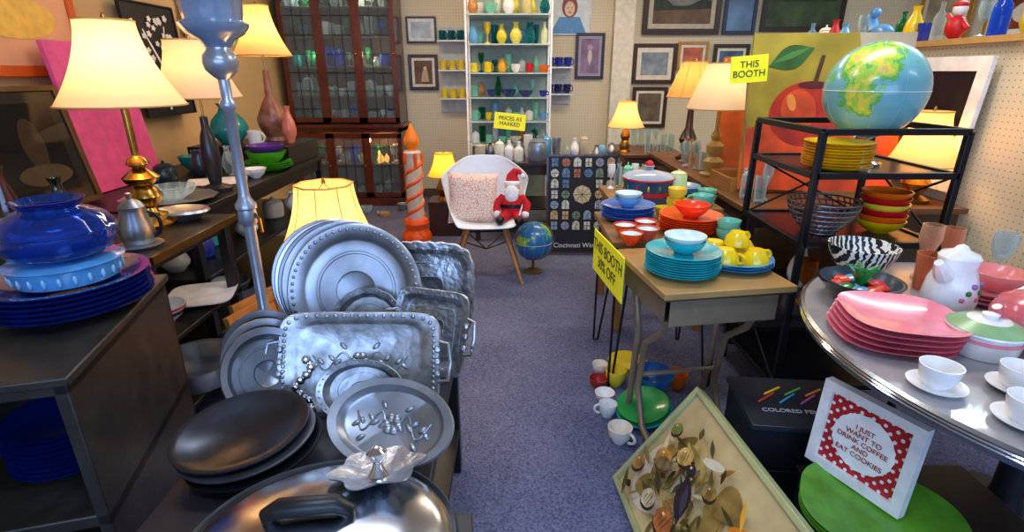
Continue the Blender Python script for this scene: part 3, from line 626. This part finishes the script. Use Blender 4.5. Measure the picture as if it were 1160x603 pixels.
def globe(name,loc,r,hb,mat,stand,rot=0,base=.5):
    B=Bd(); B.ball((0,0,hb),r,mat,seg=48)
    B.lathe([(0,0),(r*base,0),(r*(base+.01),.008),(r*.3,.02),(.012,.03),(.01,hb-r-.01),(0,hb-r-.008)],stand)
    a0=math.radians(-113); R=r*1.05
    B.tube([(R*math.cos(a),0,hb+R*math.sin(a)) for a in [a0+pi*q/24 for q in range(25)]],.006,stand,6)
    B.tube([(r*1.004*math.cos(a),r*1.004*math.sin(a),hb) for a in [2*pi*q/48 for q in range(48)]],.0015,white,5,True)
    for lo in range(6):
        an=lo*pi/6
        B.tube([(r*1.003*math.cos(t)*math.cos(an),r*1.003*math.cos(t)*math.sin(an),hb+r*1.003*math.sin(t)) for t in [2*pi*q/48 for q in range(48)]],.0005,M('#b8d0d4',.4),4,True)
    return B.done(name,loc,(0,0,rot))
globe('desk_globe',(.16,3.78,0),.145,.245,globe_mat('#2f6fa8',7),M('#8a6a3a',.3,.6))
B=Bd(); w,h=.58,.8
B.box((0,0,0),(w,.02,h),ink)
for s in(-1,1): B.box((s*(w/2-.006),-.002,0),(.014,.026,h),dwood); B.box((0,-.002,s*(h/2-.006)),(w,.026,.014),dwood)
rr=random.Random(12); cs=['#c9a878','#8fa8b8','#d8cdb4','#7a8a6a','#b86a4a','#e0d8c0','#9a9ab0','#5f7fa0']
for r in range(7):
    for c in range(6):
        if 2<=r<=4 and 2<=c<=3: continue
        x=-.225+c*.09; z=.34-r*.085; k=(r+c)%3
        m=M(rr.choice(cs),.5,ns=60,var=.6)
        if k==0: B.box((x,-.013,z),(.05,.006,.065),m); B.box((x,-.017,z),(.004,.003,.065),ink); B.box((x,-.017,z),(.05,.003,.004),ink)
        elif k==1: B.lathe([(0,0),(.033,0),(.033,.006),(0,.006)],m,(x,-.01,z),R=(pi/2,0,0),seg=20); B.box((x,-.017,z),(.06,.003,.003),ink); B.box((x,-.017,z),(.003,.003,.06),ink)
        else: B.poly([(x-.03,z-.033),(x+.03,z-.033),(x+.03,z+.01)]+[(x+.03*math.cos(t),z+.01+.03*math.sin(t)) for t in [pi*q/8 for q in range(1,8)]]+[(x-.03,z+.01)],m,-.013); B.box((x,-.015,z),(.003,.003,.06),ink)
B.lathe([(0,0),(.075,0),(.075,.006),(0,.006)],M('#d8c49a',.5,ns=70,var=.5),(0,-.01,.085),R=(pi/2,0,0),seg=8)
for k in range(4): B.box((0,-.018,.085),(.14,.003,.003),ink,(0,k*pi/4,0))
p=B.done('architectural_windows_poster',(.57,4.24,.41),(-.13,0,0)); text('Cincinnati Windows',.055,white,(0,-.014,-.335),(pi/2,0,0),p)

# ---------- RIGHT ----------
table('glassware_table',.98,1.55,4.75,5.5,.74,M('#5a3a22',.4),M('#5a3a22',.4))
lamp('table_lamp',(1.04,4.98,.74),[(0,0),(.06,0),(.04,.02),(.05,.05),(.03,.1),(.045,.14),(.02,.2),(0,.2)],brass,.08,.165,.22,.44,shl,6)
table('long_display_table',1.18,2.3,2.6,4.65,.78,M('#6a4426',.4,ns=6,var=.3),dwood,shelf=[.35])
lamp('table_lamp',(1.38,4.25,.78),[(0,0),(.08,0),(.08,.02),(.03,.04),(.05,.1),(.07,.16),(.03,.24),(.02,.42),(0,.42)],dwood,.09,.185,.47,.72,SH('#e0bc78',.12,'#ffb050'),4,kind='cone',mod=oct_)
lamp('table_lamp',(1.32,3.5,.78),[(0,0),(.075,0),(.08,.02),(.03,.03),(.06,.06),(.065,.1),(.03,.13),(.05,.16),(.055,.2),(.025,.23),(.035,.26),(.015,.3),(.015,.42)],GL('#c8a860',.5),.1,.205,.43,.70,shn,2.5,kind='cone',mod=lambda a:1+.012*math.cos(48*a))
lamp('table_lamp',(2.12,2.76,.78),[(0,0),(.075,0),(.08,.02),(.03,.04),(.07,.1),(.03,.16),(0,.17)],brass,.08,.16,.2,.46,shl,6)
B=Bd(); rr=random.Random(21)
for i in range(16): ves(B,rr.choice(['goblet','tumbler','vase','goblet','jar']),(1.24+rr.random()*.12,2.72+i*.05 if i<4 else 3.72+(i-4)*.04,.78),.033,rr.uniform(.1,.2),rr.choice([glass,glass,GL('#f0d0a0',.2)]),seg=18)
for i in range(8): ves(B,rr.choice(['goblet','tumbler','vase']),(1.2+.07*(i%4),5.2+.12*(i//4),.74) if i>3 else (1.22+.07*i,4.85,.74),.03,.17,glass,seg=18)
B.done('clear_glassware_collection')
B=Bd()
B.box((0,0,.04),(.42,.3,.02),wood)
for s in(-1,1): B.box((0,s*.15,.07),(.42,.015,.08),wood); B.box((s*.21,0,.07),(.015,.3,.08),wood)
B.done('wooden_tray',(1.45,3.15,.75))
ap=M('#b02a10',.5,ns=8,var=.5); 
picture('apple_painting',.8,.82,(1.68,2.98,1.21),(-.1,0,-.12),M('#2a2a2a'),0,M('#a08e22',.55,ns=4,var=.35),[
 (M('#b0a890',.55,ns=4,var=.2),[(.12,.41),(.4,.41),(.4,.05),(.2,.1)]),
 (M('#d04a14',.5,ns=5,var=.5),[(-.4,-.41),(.4,-.41),(.4,-.06),(.1,-.1),(-.15,-.02),(-.4,-.08)]),
 (ap,ell(-.08,.0,.19,.18,0,40,.05,2)),(M('#d04a18',.5,ns=9,var=.4),ell(-.13,.02,.09,.11,.3)),(M('#e09040',.5),ell(-.17,.06,.022,.045,.3)),(M('#5a1008',.5),ell(-.07,.15,.08,.02)),
 (M('#4a2a12',.5),[(-.08,.14),(-.055,.14),(-.03,.3),(-.05,.3)]),(M('#2a5a1a',.5,ns=12,var=.4),leaf(-.2,.29,.24,.12,.4)),(M('#4a8030',.5),leaf(-.2,.3,.2,.03,.4)),(M('#4a6a28',.5),leaf(.16,.22,.26,.08,-.5))])
picture('orange_canvas',.58,.70,(1.66,3.62,1.17),(-.1,0,-.2),M('#2a2a2a'),0,M('#b85a18',.55,ns=4,var=.5),[(M('#c89a2a',.5),ell(-.1,.15,.12,.1)),(M('#a8301a',.5),ell(.1,-.1,.15,.12))])
picture('pink_canvas',.56,.66,(1.90,4.3,1.16),(-.1,0,-.2),M('#2a2a2a'),0,M('#b8485a',.55,ns=4,var=.5),[(M('#d8a030',.5),ell(0,.1,.15,.12))])
picture('white_framed_mirror',.72,.66,(2.27,3.05,1.17),(-.06,0,-pi/2),white,.07,M('#20242e',.1,.3,ns=2,var=.5))
picture('framed_print',.5,.62,(2.29,2.05,1.18),(-.03,0,-pi/2),M('#8a7858',.4),.02,pegboard(0))
z=1.592
B=Bd()
for y,k,r,h,m in ((2.2,'bottle',.035,.2,lblue),(2.4,'goblet',.04,.16,lblue),(2.55,'bottle',.045,.26,gglass),(2.68,'vase',.04,.15,M('#c8a820',.3)),(2.85,'bottle',.04,.22,bglass),(3.25,'bottle',.03,.2,glass),(3.45,'vase',.05,.2,yel),(3.95,'goblet',.04,.2,glass),(4.15,'vase',.05,.16,lblue),(4.4,'jar',.05,.16,cream),(4.6,'bottle',.04,.2,GL('#a0c8e0',.4)),(2.05,'jar',.05,.14,yel),(3.35,'tumbler',.04,.1,blue),(2.3,'tumbler',.03,.12,glass),(2.95,'goblet',.04,.17,glass),(3.55,'bottle',.035,.18,gglass),(4.28,'vase',.045,.2,red)):
    ves(B,k,(px+.04,y,z),r,h,m,seg=20)
B.done('bottle_collection')
B=Bd(); B.ball((0,0,.06),.05,red,(1,1,1.2)); B.ball((0,0,.15),.035,white); B.ball((0,0,.17),.036,red,(1,1,.6)); B.tube([(0,.03,.09),(0,.08,.13)],.012,red); B.tube([(0,-.03,.09),(0,-.08,.05)],.012,red); B.done('red_figurine',(px+.04,3.12,z))
B=Bd(); B.ball((0,0,.07),.07,sky,(.7,1.5,.8)); B.tube([(0,.08,.09),(0,.13,.17),(0,.09,.2)],[.035,.03,.02],sky); B.ball((0,.1,.2),.035,sky,(.8,1.3,.9)); B.lathe([(0,0),(.05,0),(.045,.02),(0,.02)],sky); B.done('blue_bird_figurine',(px+.04,3.74,z))

# etagere
X0,X1,Y0,Y1=1.13,1.66,1.97,2.5; bk=M('#0e0f14',.35,.3); ZA,Zb,Zc=1.22,1.06,.79
B=Bd(); t=.024
for x in(X0,X1):
    for y in(Y0,Y1): B.box((x,y,ZA/2),(t,t,ZA),bk)
for z in(.15,.48,Zc,Zb,ZA):
    for y in(Y0,Y1): B.box(((X0+X1)/2,y,z),(X1-X0,t,t),bk)
    for x in(X0,X1): B.box((x,(Y0+Y1)/2,z),(t,Y1-Y0,t),bk)
    if z<1.2: B.box(((X0+X1)/2,(Y0+Y1)/2,z),(X1-X0,Y1-Y0,.01),M('#1b1e26',.25))
for x in(X0,X1): 
    B.tube([(x,Y0,.15),(x,Y1,.48)],.005,bk); B.tube([(x,Y1,.15),(x,Y0,.48)],.005,bk)
B.tube([(X1,Y0,Zc),(X1,Y1,Zb)],.005,bk); B.tube([(X1,Y1,Zc),(X1,Y0,Zb)],.005,bk)
B.tube([(X0,Y1,Zb),(X1,Y1,Zc)],.005,bk); B.tube([(X0,Y1,Zc),(X1,Y1,Zb)],.005,bk)
B.done('metal_etagere',bevel=.002)
globe('desk_globe',(1.445,2.22,Zb+.006),.182,.29,globe_mat('#6fb0b8',5),chrome,.5,.42)
B=Bd(); stack(B,(0,0,0),.125,9,[yel,M('#e8a020',.3),yel],.011,.02); B.done('yellow_plate_stack',(1.275,2.10,Zb+.006))
B=Bd()
for k in range(7):
    t=k/6; rr_=.06+.075*math.sin(t*pi/2); B.tube([(rr_*math.cos(2*pi*i/32),rr_*math.sin(2*pi*i/32),.004+t*.13) for i in range(32)],.004,dsteel,5,True)
for i in range(32):
    a=2*pi*i/32; B.tube([((.06+.075*math.sin(q/5*pi/2))*math.cos(a+q*.1),(.06+.075*math.sin(q/5*pi/2))*math.sin(a+q*.1),.004+q/5*.13) for q in range(6)],.0028,dsteel,4)
B.lathe([(0,0),(.06,0),(.062,.004),(0,.004)],dsteel); B.done('wire_bowl',(1.285,2.14,Zc+.006))
B=Bd()
for i,m in enumerate([yel,orange,red,yel2,red,orange]): ves(B,'bowl',(0,0,i*.024),.092,.055,m)
B.done('colorful_bowl_stack',(1.535,2.14,Zc+.006))
B=Bd()
for i,(x,y) in enumerate(((1.25,2.1),(1.42,2.1),(1.55,2.25),(1.33,2.3))): ves(B,['goblet','vase','jar','vase'][i],(x,y,.486),.05,.2,[aglass,glass,aglass,white][i],seg=20)
B.done('amber_glass_collection')

def desk(name,c,rz,w,d,z):
    B=Bd(); tm=M('#a8834a',.3,ns=5,var=.2,coat=.2); bx=M('#7a6a54',.4); lg=M('#8f7a60',.4,.3)
    B.box((0,0,z-.012),(w,d,.024),tm); B.box((0,0,z-.028),(w-.01,d-.01,.008),M('#4a3622',.5))
    B.box((0,.02,z-.14),(w-.08,d-.1,.006),bx); 
    for s in(-1,1): B.box((s*(w/2-.04),.02,z-.085),(.006,d-.1,.11),bx)
    B.box((0,d/2-.03,z-.085),(w-.08,.006,.11),bx); B.box((0,-d/2+.035,z-.09),(w-.08,.006,.1),bx)
    for s in(-1,1):
        x=s*(w/2-.07)
        B.tube([(x,-d/2+.1,z-.145),(x,-d/2+.14,z-.22),(x,.02,z-.32),(x,.06,.2),(x,-.02,.05),(x,-d/2+.06,.014)],.014,lg,10)
        B.tube([(x,d/2-.08,z-.145),(x,d/2-.1,z-.2),(x,.1,z-.32),(x,.12,.2),(x,d/2-.1,.05),(x,d/2-.04,.014)],.014,lg,10)
    B.tube([(-w/2+.07,.06,.25),(w/2-.07,.06,.25)],.01,lg)
    return B.done(name,(c[0],c[1],0),(0,0,rz),bevel=.003)
ZD=.74
desk('school_desk',(.70,1.87),math.radians(9),.48,.48,ZD)
B=Bd(); w,d=.54,.54; B.box((0,0,ZD-.012),(w,d,.024),M('#8a6238',.35,ns=6,var=.2))
for sx in(-1,1):
    for sy in(-1,1):
        x,y=sx*(w/2-.03),sy*(d/2-.03)
        B.tube([(x,y,ZD-.03),(x+sx*.0,y,.02),(x,y,.008),(x-sx*.02,y-sy*.02,.02),(x-sx*.09,y-sy*.09,ZD-.03)],.006,black,8)
B.done('hairpin_leg_table',(.70,2.43,0),bevel=.003)
table('wooden_side_table',.56,1.13,2.76,3.4,ZD,M('#8a6238',.35,ns=6,var=.2),wood)
B=Bd(); B.box((0,0,0),(.42,.005,.19),sign); s=B.done('yellow_price_sign',(.405,2.12,.66),(.0,0,-pi/2+.12)); text('THIS BOOTH\n30% OFF',.07,ink,(0,-.004,0),(pi/2,0,0),s)
B=Bd(); B.box((0,0,0),(.18,.005,.13),sign); B.box((0,.006,-.34),(.01,.008,.66),wood); s=B.done('yellow_price_sign',(1.20,2.86,1.44),(.0,-0.08,-.1)); 
text('THIS\nBOOTH',.045,ink,(0,-.004,0),(pi/2,0,0),s)
wi=M('#d8ebe6',.25,coat=.3)
B=Bd(); top=stack(B,(0,0,0),.132,9,[teal,M('#3cbcc2',.22,coat=.4)],.0085,.022,seg=56); ves(B,'bowl',(0,0,top),.075,.05,teal); ves(B,'bowl',(0,0,top+.018),.073,.048,wi); B.done('teal_plate_stack',(.615,1.80,ZD))
B=Bd(); top=stack(B,(0,0,0),.138,3,M('#2f8fc0',.2,coat=.4),.009,.022,seg=56)
for i,(x,y) in enumerate(((-.055,-.05),(.05,-.06),(-.06,.05),(.045,.045))): ves(B,'cup',(x,y,top),.05,.055,yel,-.8+i*1.2,flip=True)
ves(B,'cup',(0,0,top+.055),.045,.05,yel,.5,flip=True); B.done('yellow_teacup_stack',(.835,1.88,ZD))
for x,y,m in((.50,2.26,coral),(.585,2.20,M('#e8604a',.3,coat=.3)),(.50,2.13,coral),(.605,2.32,coral)):
    B=Bd(); ves(B,'bowl',(0,0,0),.05,.055,m); B.lathe([(0,.02),(.03,.022),(.044,.048)],wi); B.done('coral_bowl',(x,y,ZD))
B=Bd(); top=stack(B,(0,0,0),.14,7,[coral,M('#ee661a',.25,coat=.4)],.01,.024,seg=48); ves(B,'bowl',(0,0,top),.08,.06,coral); B.done('orange_plate_stack',(.81,2.33,ZD))
B=Bd(); top=stack(B,(0,0,0),.13,6,[M('#2a5fb8',.2,coat=.4),M('#4a7ac8',.2,coat=.4)],.011,.024,seg=48); ves(B,'bowl',(0,0,top),.07,.05,lblue); ves(B,'bowl',(0,0,top+.03),.065,.04,wi); B.done('blue_plate_stack',(.57,2.55,ZD))
B=Bd()
for i,(x,y) in enumerate(((0,0),(.09,.02),(.04,-.08),(.12,-.06))):
    ves(B,'cup',(x,y,0),.045,.055,yel2,i*1.3); 
ves(B,'cup',(.05,-.02,.05),.045,.055,yel2,2); ves(B,'cup',(.05,-.02,.1),.045,.055,yel2,.6); B.done('yellow_teacup_collection',(.76,2.58,ZD))
for x,y,n in((.93,2.2,2),(.93,2.54,3),(1.06,2.84,2)):
    B=Bd()
    for i in range(n): ves(B,'cup',(0,0,i*.035),.05,.055,mint,.6+i)
    B.done('mint_teacup_stack',(x,y,ZD))
B=Bd(); r=.14
B.lathe([(0,0),(r*.95,0),(r,.01),(r,.12),(r*1.03,.125)],M('#4f76a8',.2,.6),seg=48); B.lathe([(r*1.03,.125),(r*1.05,.13),(r*.9,.15),(r*.4,.165),(.02,.17),(.03,.195),(0,.2)],GL('#d0dce8',.5),seg=48); B.lathe([(r*1.005,.04),(r*1.01,.05),(r*1.005,.06)],red,seg=48)
B.lathe([(r*1.04,.123),(r*1.06,.127),(r*1.04,.133)],red,seg=48); B.ball((0,0,.2),.024,red,seg=12)
for k in range(14): B.ball((r*math.cos(k*.45),r*math.sin(k*.45),.085),.018,[red,yel,green][k%3],(.3,.3,1),seg=8)
B.done('enamel_pot',(.77,2.98,ZD))
B=Bd(); top=stack(B,(0,0,0),.13,4,lblue,.01,.024); ves(B,'jar',(0,0,top),.05,.1,M('#cfe0a0',.3)); B.done('light_blue_plate_stack',(.99,3.14,ZD))
B=Bd()
for i in range(5): ves(B,['goblet','vase','jar'][i%3],(i*.05,.02*(i%2),0),.03,.15,[white,glass,mint][i%3],seg=18)
B.done('white_ceramic_collection',(.62,3.3,ZD))

# ---------- round table ----------
B=Bd(); RT=.62; ZT=.75; ey=1.1
B.lathe([(0,ZT-.03),(RT-.01,ZT-.03),(RT-.008,ZT),(0,ZT)],M('#9c9898',.3,ns=6,var=.3,coat=.3),seg=96,sy=ey)
B.lathe([(RT-.01,ZT-.035),(RT,ZT-.034),(RT+.004,ZT-.02),(RT+.002,ZT-.004),(RT-.008,ZT+.001)],M('#8a8f96',.25,.9),seg=96,sy=ey)
for zz in(.01,.018): B.lathe([(RT+.003,ZT-zz-.003),(RT+.006,ZT-zz),(RT+.003,ZT-zz+.003)],chrome,seg=96,sy=ey)
B.lathe([(0,.0),(.2,0),(.2,.02),(.06,.05),(.045,.1),(.04,.6),(.1,ZT-.03)],M('#3a3a3e',.3,.6),(.2,.2,0),seg=32)
B.done('round_table',(1.46,1.21,0))
sqp=lambda a:1/(abs(math.cos(a))**3+abs(math.sin(a))**3)**(1/3)
B=Bd()
for i in range(5): B.lathe([(0,0),(.09,0),(.1,.004),(.135,.018),(.138,.021),(.1,.009),(0,.006)],pink,(.006*i,.004*i,i*.013),seg=64,mod=sqp)
B.done('pink_plate_stack',(1.005,1.27,ZT+.002),(0,0,-.25))
B=Bd()
for i in range(3): B.lathe([(0,0),(.07,0),(.11,.02),(.112,.023),(.07,.008),(0,.006)],pink,(0,0,i*.013),seg=48,mod=lambda a:1+.03*math.cos(10*a))
ves(B,'bowl',(0,0,.04),.08,.06,M('#e88a80',.25,coat=.3)); B.done('pink_dish_stack',(1.49,1.52,ZT+.002))
fl=Bd(); fm=M('#1a2028',.2,coat=.4); ves(fl,'bowl',(0,0,0),.12,.065,fm,seg=48); ves(fl,'bowl',(0,0,.002),.115,.063,M('#2a3a48',.3),seg=48)
for i in range(9):
    a=i*.7; fl.ball((.055*math.cos(a),.055*math.sin(a),.045),.026,[red,dgreen,lblue,coral][i%4],(1,1,.5),seg=10)
for i in range(5):
    a=i*1.3; fl.tube([(0,0,.05),(.02*math.cos(a),.02*math.sin(a),.09),(.05*math.cos(a),.05*math.sin(a),.11)],[.01,.012,.002],dgreen,6)
fl.done('floral_bowl',(1.09,1.54,ZT+.002))
def zig():
    mt=D.materials.new('zigzag_glaze'); mt.use_nodes=True; nt=mt.node_tree; b=nt.nodes['Principled BSDF']
    tc=nt.nodes.new('ShaderNodeTexCoord'); w_=nt.nodes.new('ShaderNodeTexWave'); w_.inputs['Scale'].default_value=18; w_.inputs['Distortion'].default_value=4; w_.inputs['Detail Scale'].default_value=3
    nt.links.new(tc.outputs['Object'],w_.inputs['Vector']); cr=nt.nodes.new('ShaderNodeValToRGB'); cr.color_ramp.interpolation='CONSTANT'; cr.color_ramp.elements[0].color=(.01,.01,.01,1); cr.color_ramp.elements[1].position=.5; cr.color_ramp.elements[1].color=(.85,.85,.8,1)
    nt.links.new(w_.outputs['Fac'],cr.inputs[0]); nt.links.new(cr.outputs[0],b.inputs['Base Color']); b.inputs['Roughness'].default_value=.3; return mt
one('zigzag_bowl','bowl',(1.22,1.75,ZT+.002),.11,.11,zig())
B=Bd(); ves(B,'pitcher',(0,0,0),.068,.18,white,.1); B.tube([(-.05,0,.13),(-.08,0,.16),(-.095,0,.175)],[.026,.018,.011],white); B.lathe([(.05,.18),(.045,.19),(.02,.2),(.012,.212),(0,.217)],white)
for i in range(7):
    a=-2.2+i*.22; B.ball((.062*math.cos(a),.062*math.sin(a),.07+.02*(i%3)),.009,[M('#c8708a'),dgreen,M('#8a6aa0')][i%3],(1,1,.9),seg=8)
B.done('floral_coffee_pot',(1.27,1.42,ZT+.002),(0,0,.4))
B=Bd(); pk=M('#d0646c',.22,coat=.4); B.lathe([(0,0),(.06,0),(.095,.04),(.1,.08),(.085,.115),(.06,.13),(.02,.14),(.015,.16),(0,.165)],pk)
B.tube([(-.09,0,.05),(-.13,0,.09),(-.15,0,.12)],[.02,.014,.01],pk); B.tube([(.09,0,.04),(.14,0,.05),(.15,0,.09),(.1,0,.11)],.009,pk); B.done('pink_teapot',(1.36,1.24,ZT+.002),(0,0,.2))
B=Bd(); B.lathe([(0,0),(.065,0),(.075,.02),(.08,.06),(.084,.065),(.082,.071),(.045,.09),(.015,.095),(.018,.105),(0,.11)],white)
B.lathe([(.0825,.0705),(.0825,.0715),(.047,.091),(.045,.09)],M('#8ab07a',.3),seg=32,mod=lambda a:1.01); B.lathe([(.0805,.045),(.0815,.05),(.0825,.055)],pink); B.done('lidded_casserole',(1.195,1.20,ZT+.002))
for x,y,a in((.955,1.03,.6),(1.04,.90,1),(1.13,1.02,.4),(1.27,1.04,.8),(1.15,.84,1.2),(1.03,.76,.2)):
    B=Bd(); ves(B,'plate',(0,0,0),.058,.014,white); ves(B,'cup',(0,0,.005),.042,.055,white,a); B.done('teacup_and_saucer',(x,y,ZT+.002))
for x,y in((1.5,1.05),(1.42,.86)): one('white_cup','cup',(x,y,ZT+.002),.05,.065,white,.5)
B=Bd(); stack(B,(0,0,0),.11,5,white,.009); B.done('white_plate_stack',(1.7,1.25,ZT+.002))
B=Bd()
for x,y,k,h,m in ((1.42,1.72,'goblet',.19,GL('#f0c8a0',.3)),(1.52,1.75,'goblet',.17,GL('#f0b080',.35)),(1.36,1.62,'tumbler',.12,GL('#f0a070',.35)),(1.62,1.66,'goblet',.18,glass)): ves(B,k,(x,y,ZT+.002),.042,h,m)
B.done('amber_stemware_collection')
one('glass_pitcher','pitcher',(1.68,1.5,ZT+.002),.07,.2,aglass,.4)

# ---------- floor right ----------
rnd=random.Random(4); sh=[]
bgc=M('#c8b27c',.5,ns=5,var=.35)
sh.append((M('#d8cdb0',.5,ns=5,var=.2),ell(-.2,-.07,.12,.12,.2,24,.06,3))); sh.append((M('#cdbb88',.5,ns=5,var=.3),ell(.18,-.04,.13,.14,0,24,.05,4)))
for i in range(14): sh.append((M(rnd.choice(['#9a7a3a','#7a6430','#b09048','#c8a868']),.5,ns=14,var=.5),ell(rnd.uniform(-.26,.1),rnd.uniform(-.14,.1),rnd.uniform(.03,.07),rnd.uniform(.02,.05),rnd.uniform(0,3),20,.12,3)))
for i in range(80): sh.append((M(rnd.choice(['#4a4420','#6a5a28','#8a7434','#3a3418','#9a6a2a','#b89a50','#d8c490']),.5),leaf(max(-.3,rnd.gauss(-.1,.1)),max(-.17,min(.15,rnd.gauss(-.01,.08))),rnd.uniform(.03,.11),rnd.uniform(.008,.026),rnd.uniform(0,3.1))))
def gourd(x,z,r,c,rot=0):
    sh.append((M('#2c2012',.5),ell(x+.006,z-.006,r*1.05,r*.85,rot,28))); sh.append((M(c,.5,ns=26,var=.5),ell(x,z,r,r*.8,rot,28,.03,6)))
    for k in(-.5,0,.5): sh.append((M('#6a4422',.5),leaf(x+k*r*.7*math.cos(rot),z+k*r*.7*math.sin(rot),r*1.4,.003,rot+pi/2)))
    sh.append((M('#e8cf90',.5),ell(x-r*.35,z+r*.3,r*.16,r*.1,rot)))
for x,z,r,c,q in((-.21,.0,.04,'#b88438',.3),(-.03,-.1,.045,'#a8602c',0),(-.14,.07,.036,'#c8a858',.5),(-.13,-.11,.035,'#c8b890',.2),(.06,-.12,.03,'#8a4226',.1),(-.24,.1,.025,'#6a7a3a',.8),(.03,.08,.026,'#987436',.4),(-.26,-.08,.03,'#a87a44',.9)): gourd(x,z,r,c,q)
sh+= [(M('#1c1a24',.5,ns=40,var=.6),leaf(-.02,.0,.15,.065,-.9)),(M('#1c1a24',.5,ns=40,var=.6),ell(-.07,.07,.022,.018)),(M('#3a3448',.5),leaf(-.01,.0,.1,.026,-.9)),(M('#c89040',.5),leaf(-.096,.076,.028,.009,.2)),(M('#e8dcc0',.5),ell(-.075,.075,.004,.004)),
 (M('#6a5a38',.5,ns=40,var=.6),leaf(-.17,.0,.11,.045,.5)),(M('#8a7444',.5,ns=40,var=.6),ell(-.125,.03,.016,.014))]
sh+= [(M('#d87a14',.5),ell(.19,.1,.045,.012,.6)),(M('#e09820',.5),ell(.2,.06,.042,.014,-.4)),(M('#d87a14',.5),ell(.24,.11,.035,.011,1.6)),(M('#e8a830',.5),leaf(.16,.13,.09,.016,2.3)),(M('#7a301a',.5),ell(.225,.085,.016,.012)),(M('#4a3418',.5),leaf(.16,-.02,.2,.007,1.9)),(M('#4a3418',.5),leaf(.27,-.02,.24,.006,1.4)),(M('#d8ccb0',.5),ell(-.02,.14,.045,.014,.4)),(M('#4a3418',.5),leaf(.22,-.13,.2,.006,.3))]
fo=picture('framed_botanical_print',.72,.46,(0,0,0),(0,0,0),M('#a9ae78',.35,ns=10),.018,bgc,sh,d=.04)
P0=Vector((.382,1.56,.02)); u=Vector((.1,-1,0)).normalized(); up=Vector((.27,.03,.36)); up=(up-u*up.dot(u)).normalized()
yax=up.cross(u)
Mx=Matrix((u,yax,up)).transposed().to_4x4(); Mx.translation=P0+u*.36+up*.23; fo.matrix_world=Mx
B=Bd(); B.box((0,0,.13),(.5,.6,.25),M('#0e0f12',.5)); B.box((0,0,.258),(.52,.62,.012),black)
for s in(-1,1): B.box((-.252,s*.14,.13),(.006,.2,.16),M('#1c1d22',.5))
B.done('black_storage_crate',(1.15,1.04,0),(0,0,0),bevel=.004)
B=Bd()
for i in range(3): B.lathe([(0,0),(.12,0),(.19,.018),(.195,.022),(.12,.01),(0,.008)],M('#5a9a26',.3,var=.25,coat=.3),(0,0,i*.012),seg=72,mod=lambda a:1+.04*abs(math.cos(3*a)))
B.done('green_leaf_platter',(1.0,1.12,.265))
B=Bd(); s_=.275
for k in(-1,1): B.box((k*(s_/2-.014),0,0),(.028,.03,s_),white); B.box((0,0,k*(s_/2-.014)),(s_-.056,.03,.028),white)
B.box((0,.004,0),(s_-.05,.012,s_-.05),M('#b81c26',.5))
for i in range(14):
    for j in range(14):
        if (i+j)%2: B.lathe([(0,0),(.0055,0),(.0055,.001),(0,.001)],white,(-.104+i*.016,-.0025,-.104+j*.016),seg=8,R=(pi/2,0,0))
B.lathe([(0,0),(.086,0),(.086,.002),(0,.002)],M('#f4f2ee',.6),(0,-.004,0),seg=60,R=(pi/2,0,0),mod=lambda a:1+.02*math.cos(20*a))
s=B.done('framed_quote_sign',(.985,1.225,.442),(-.06,0,-1.13),bevel=.002); text("I JUST\nWANT TO\nDRINK COFFEE\nAND\nEAT COOKIES",.021,M('#a01822',.5),(0,-.008,0),(pi/2,0,0),s)
B=Bd(); B.box((0,0,.085),(.36,.3,.17),black); B.box((0,0,.25),(.34,.28,.15),M('#15171c',.4)); B.box((0,0,.337),(.36,.3,.02),M('#2c3038',.3,.2))
for i,c in enumerate(('#e0402a','#f2c020','#3a9ad0','#58b048','#c85aa0','#f08a2a')):
    B.tube([(-.12+i*.035,-.02+.05*(i%2),.352),(-.05+i*.035,.04+.04*(i%2),.352)],.004,M(c,.4),6)
s=B.done('black_tin_case',(.975,1.57,0),(0,0,-.1),bevel=.004); text('COLORED PENCILS',.028,M('#b8bcc4',.4),(0,-.06,.348),(0,0,0),s)
for x,y,r,h,m,a in ((.44,2.32,.038,.06,cream,2),(.425,2.08,.045,.05,white,1),(.42,1.97,.04,.065,white,3),(.44,1.80,.05,.07,cream,-.8),(.50,2.22,.052,.085,yel2,.5)):
    one('ceramic_mug','cup',(x,y,0),r,h,m,a)
one('blue_mixing_bowl','bowl',(.65,2.12,0),.095,.13,M('#1f5f9a',.25,coat=.4)); one('orange_cup','cup',(.79,2.2,0),.05,.08,orange,.6)
B=Bd(); ves(B,'cup',(0,0,0),.045,.05,M('#a82a22',.3),1); B.done('red_cup',(.415,2.2,0))
B=Bd()
for i,m in enumerate((teal,dgreen,M('#2f9a48',.2,coat=.4))): ves(B,'plate',(0,0,i*.012),.12-.004*i,.03,m,seg=40)
B.done('green_plate_stack',(.575,1.95,.03),(.15,-.2,0))
B=Bd(); ves(B,'plate',(0,0,0),.1,.02,yel2); B.done('yellow_plate',(.6,2.42,0))
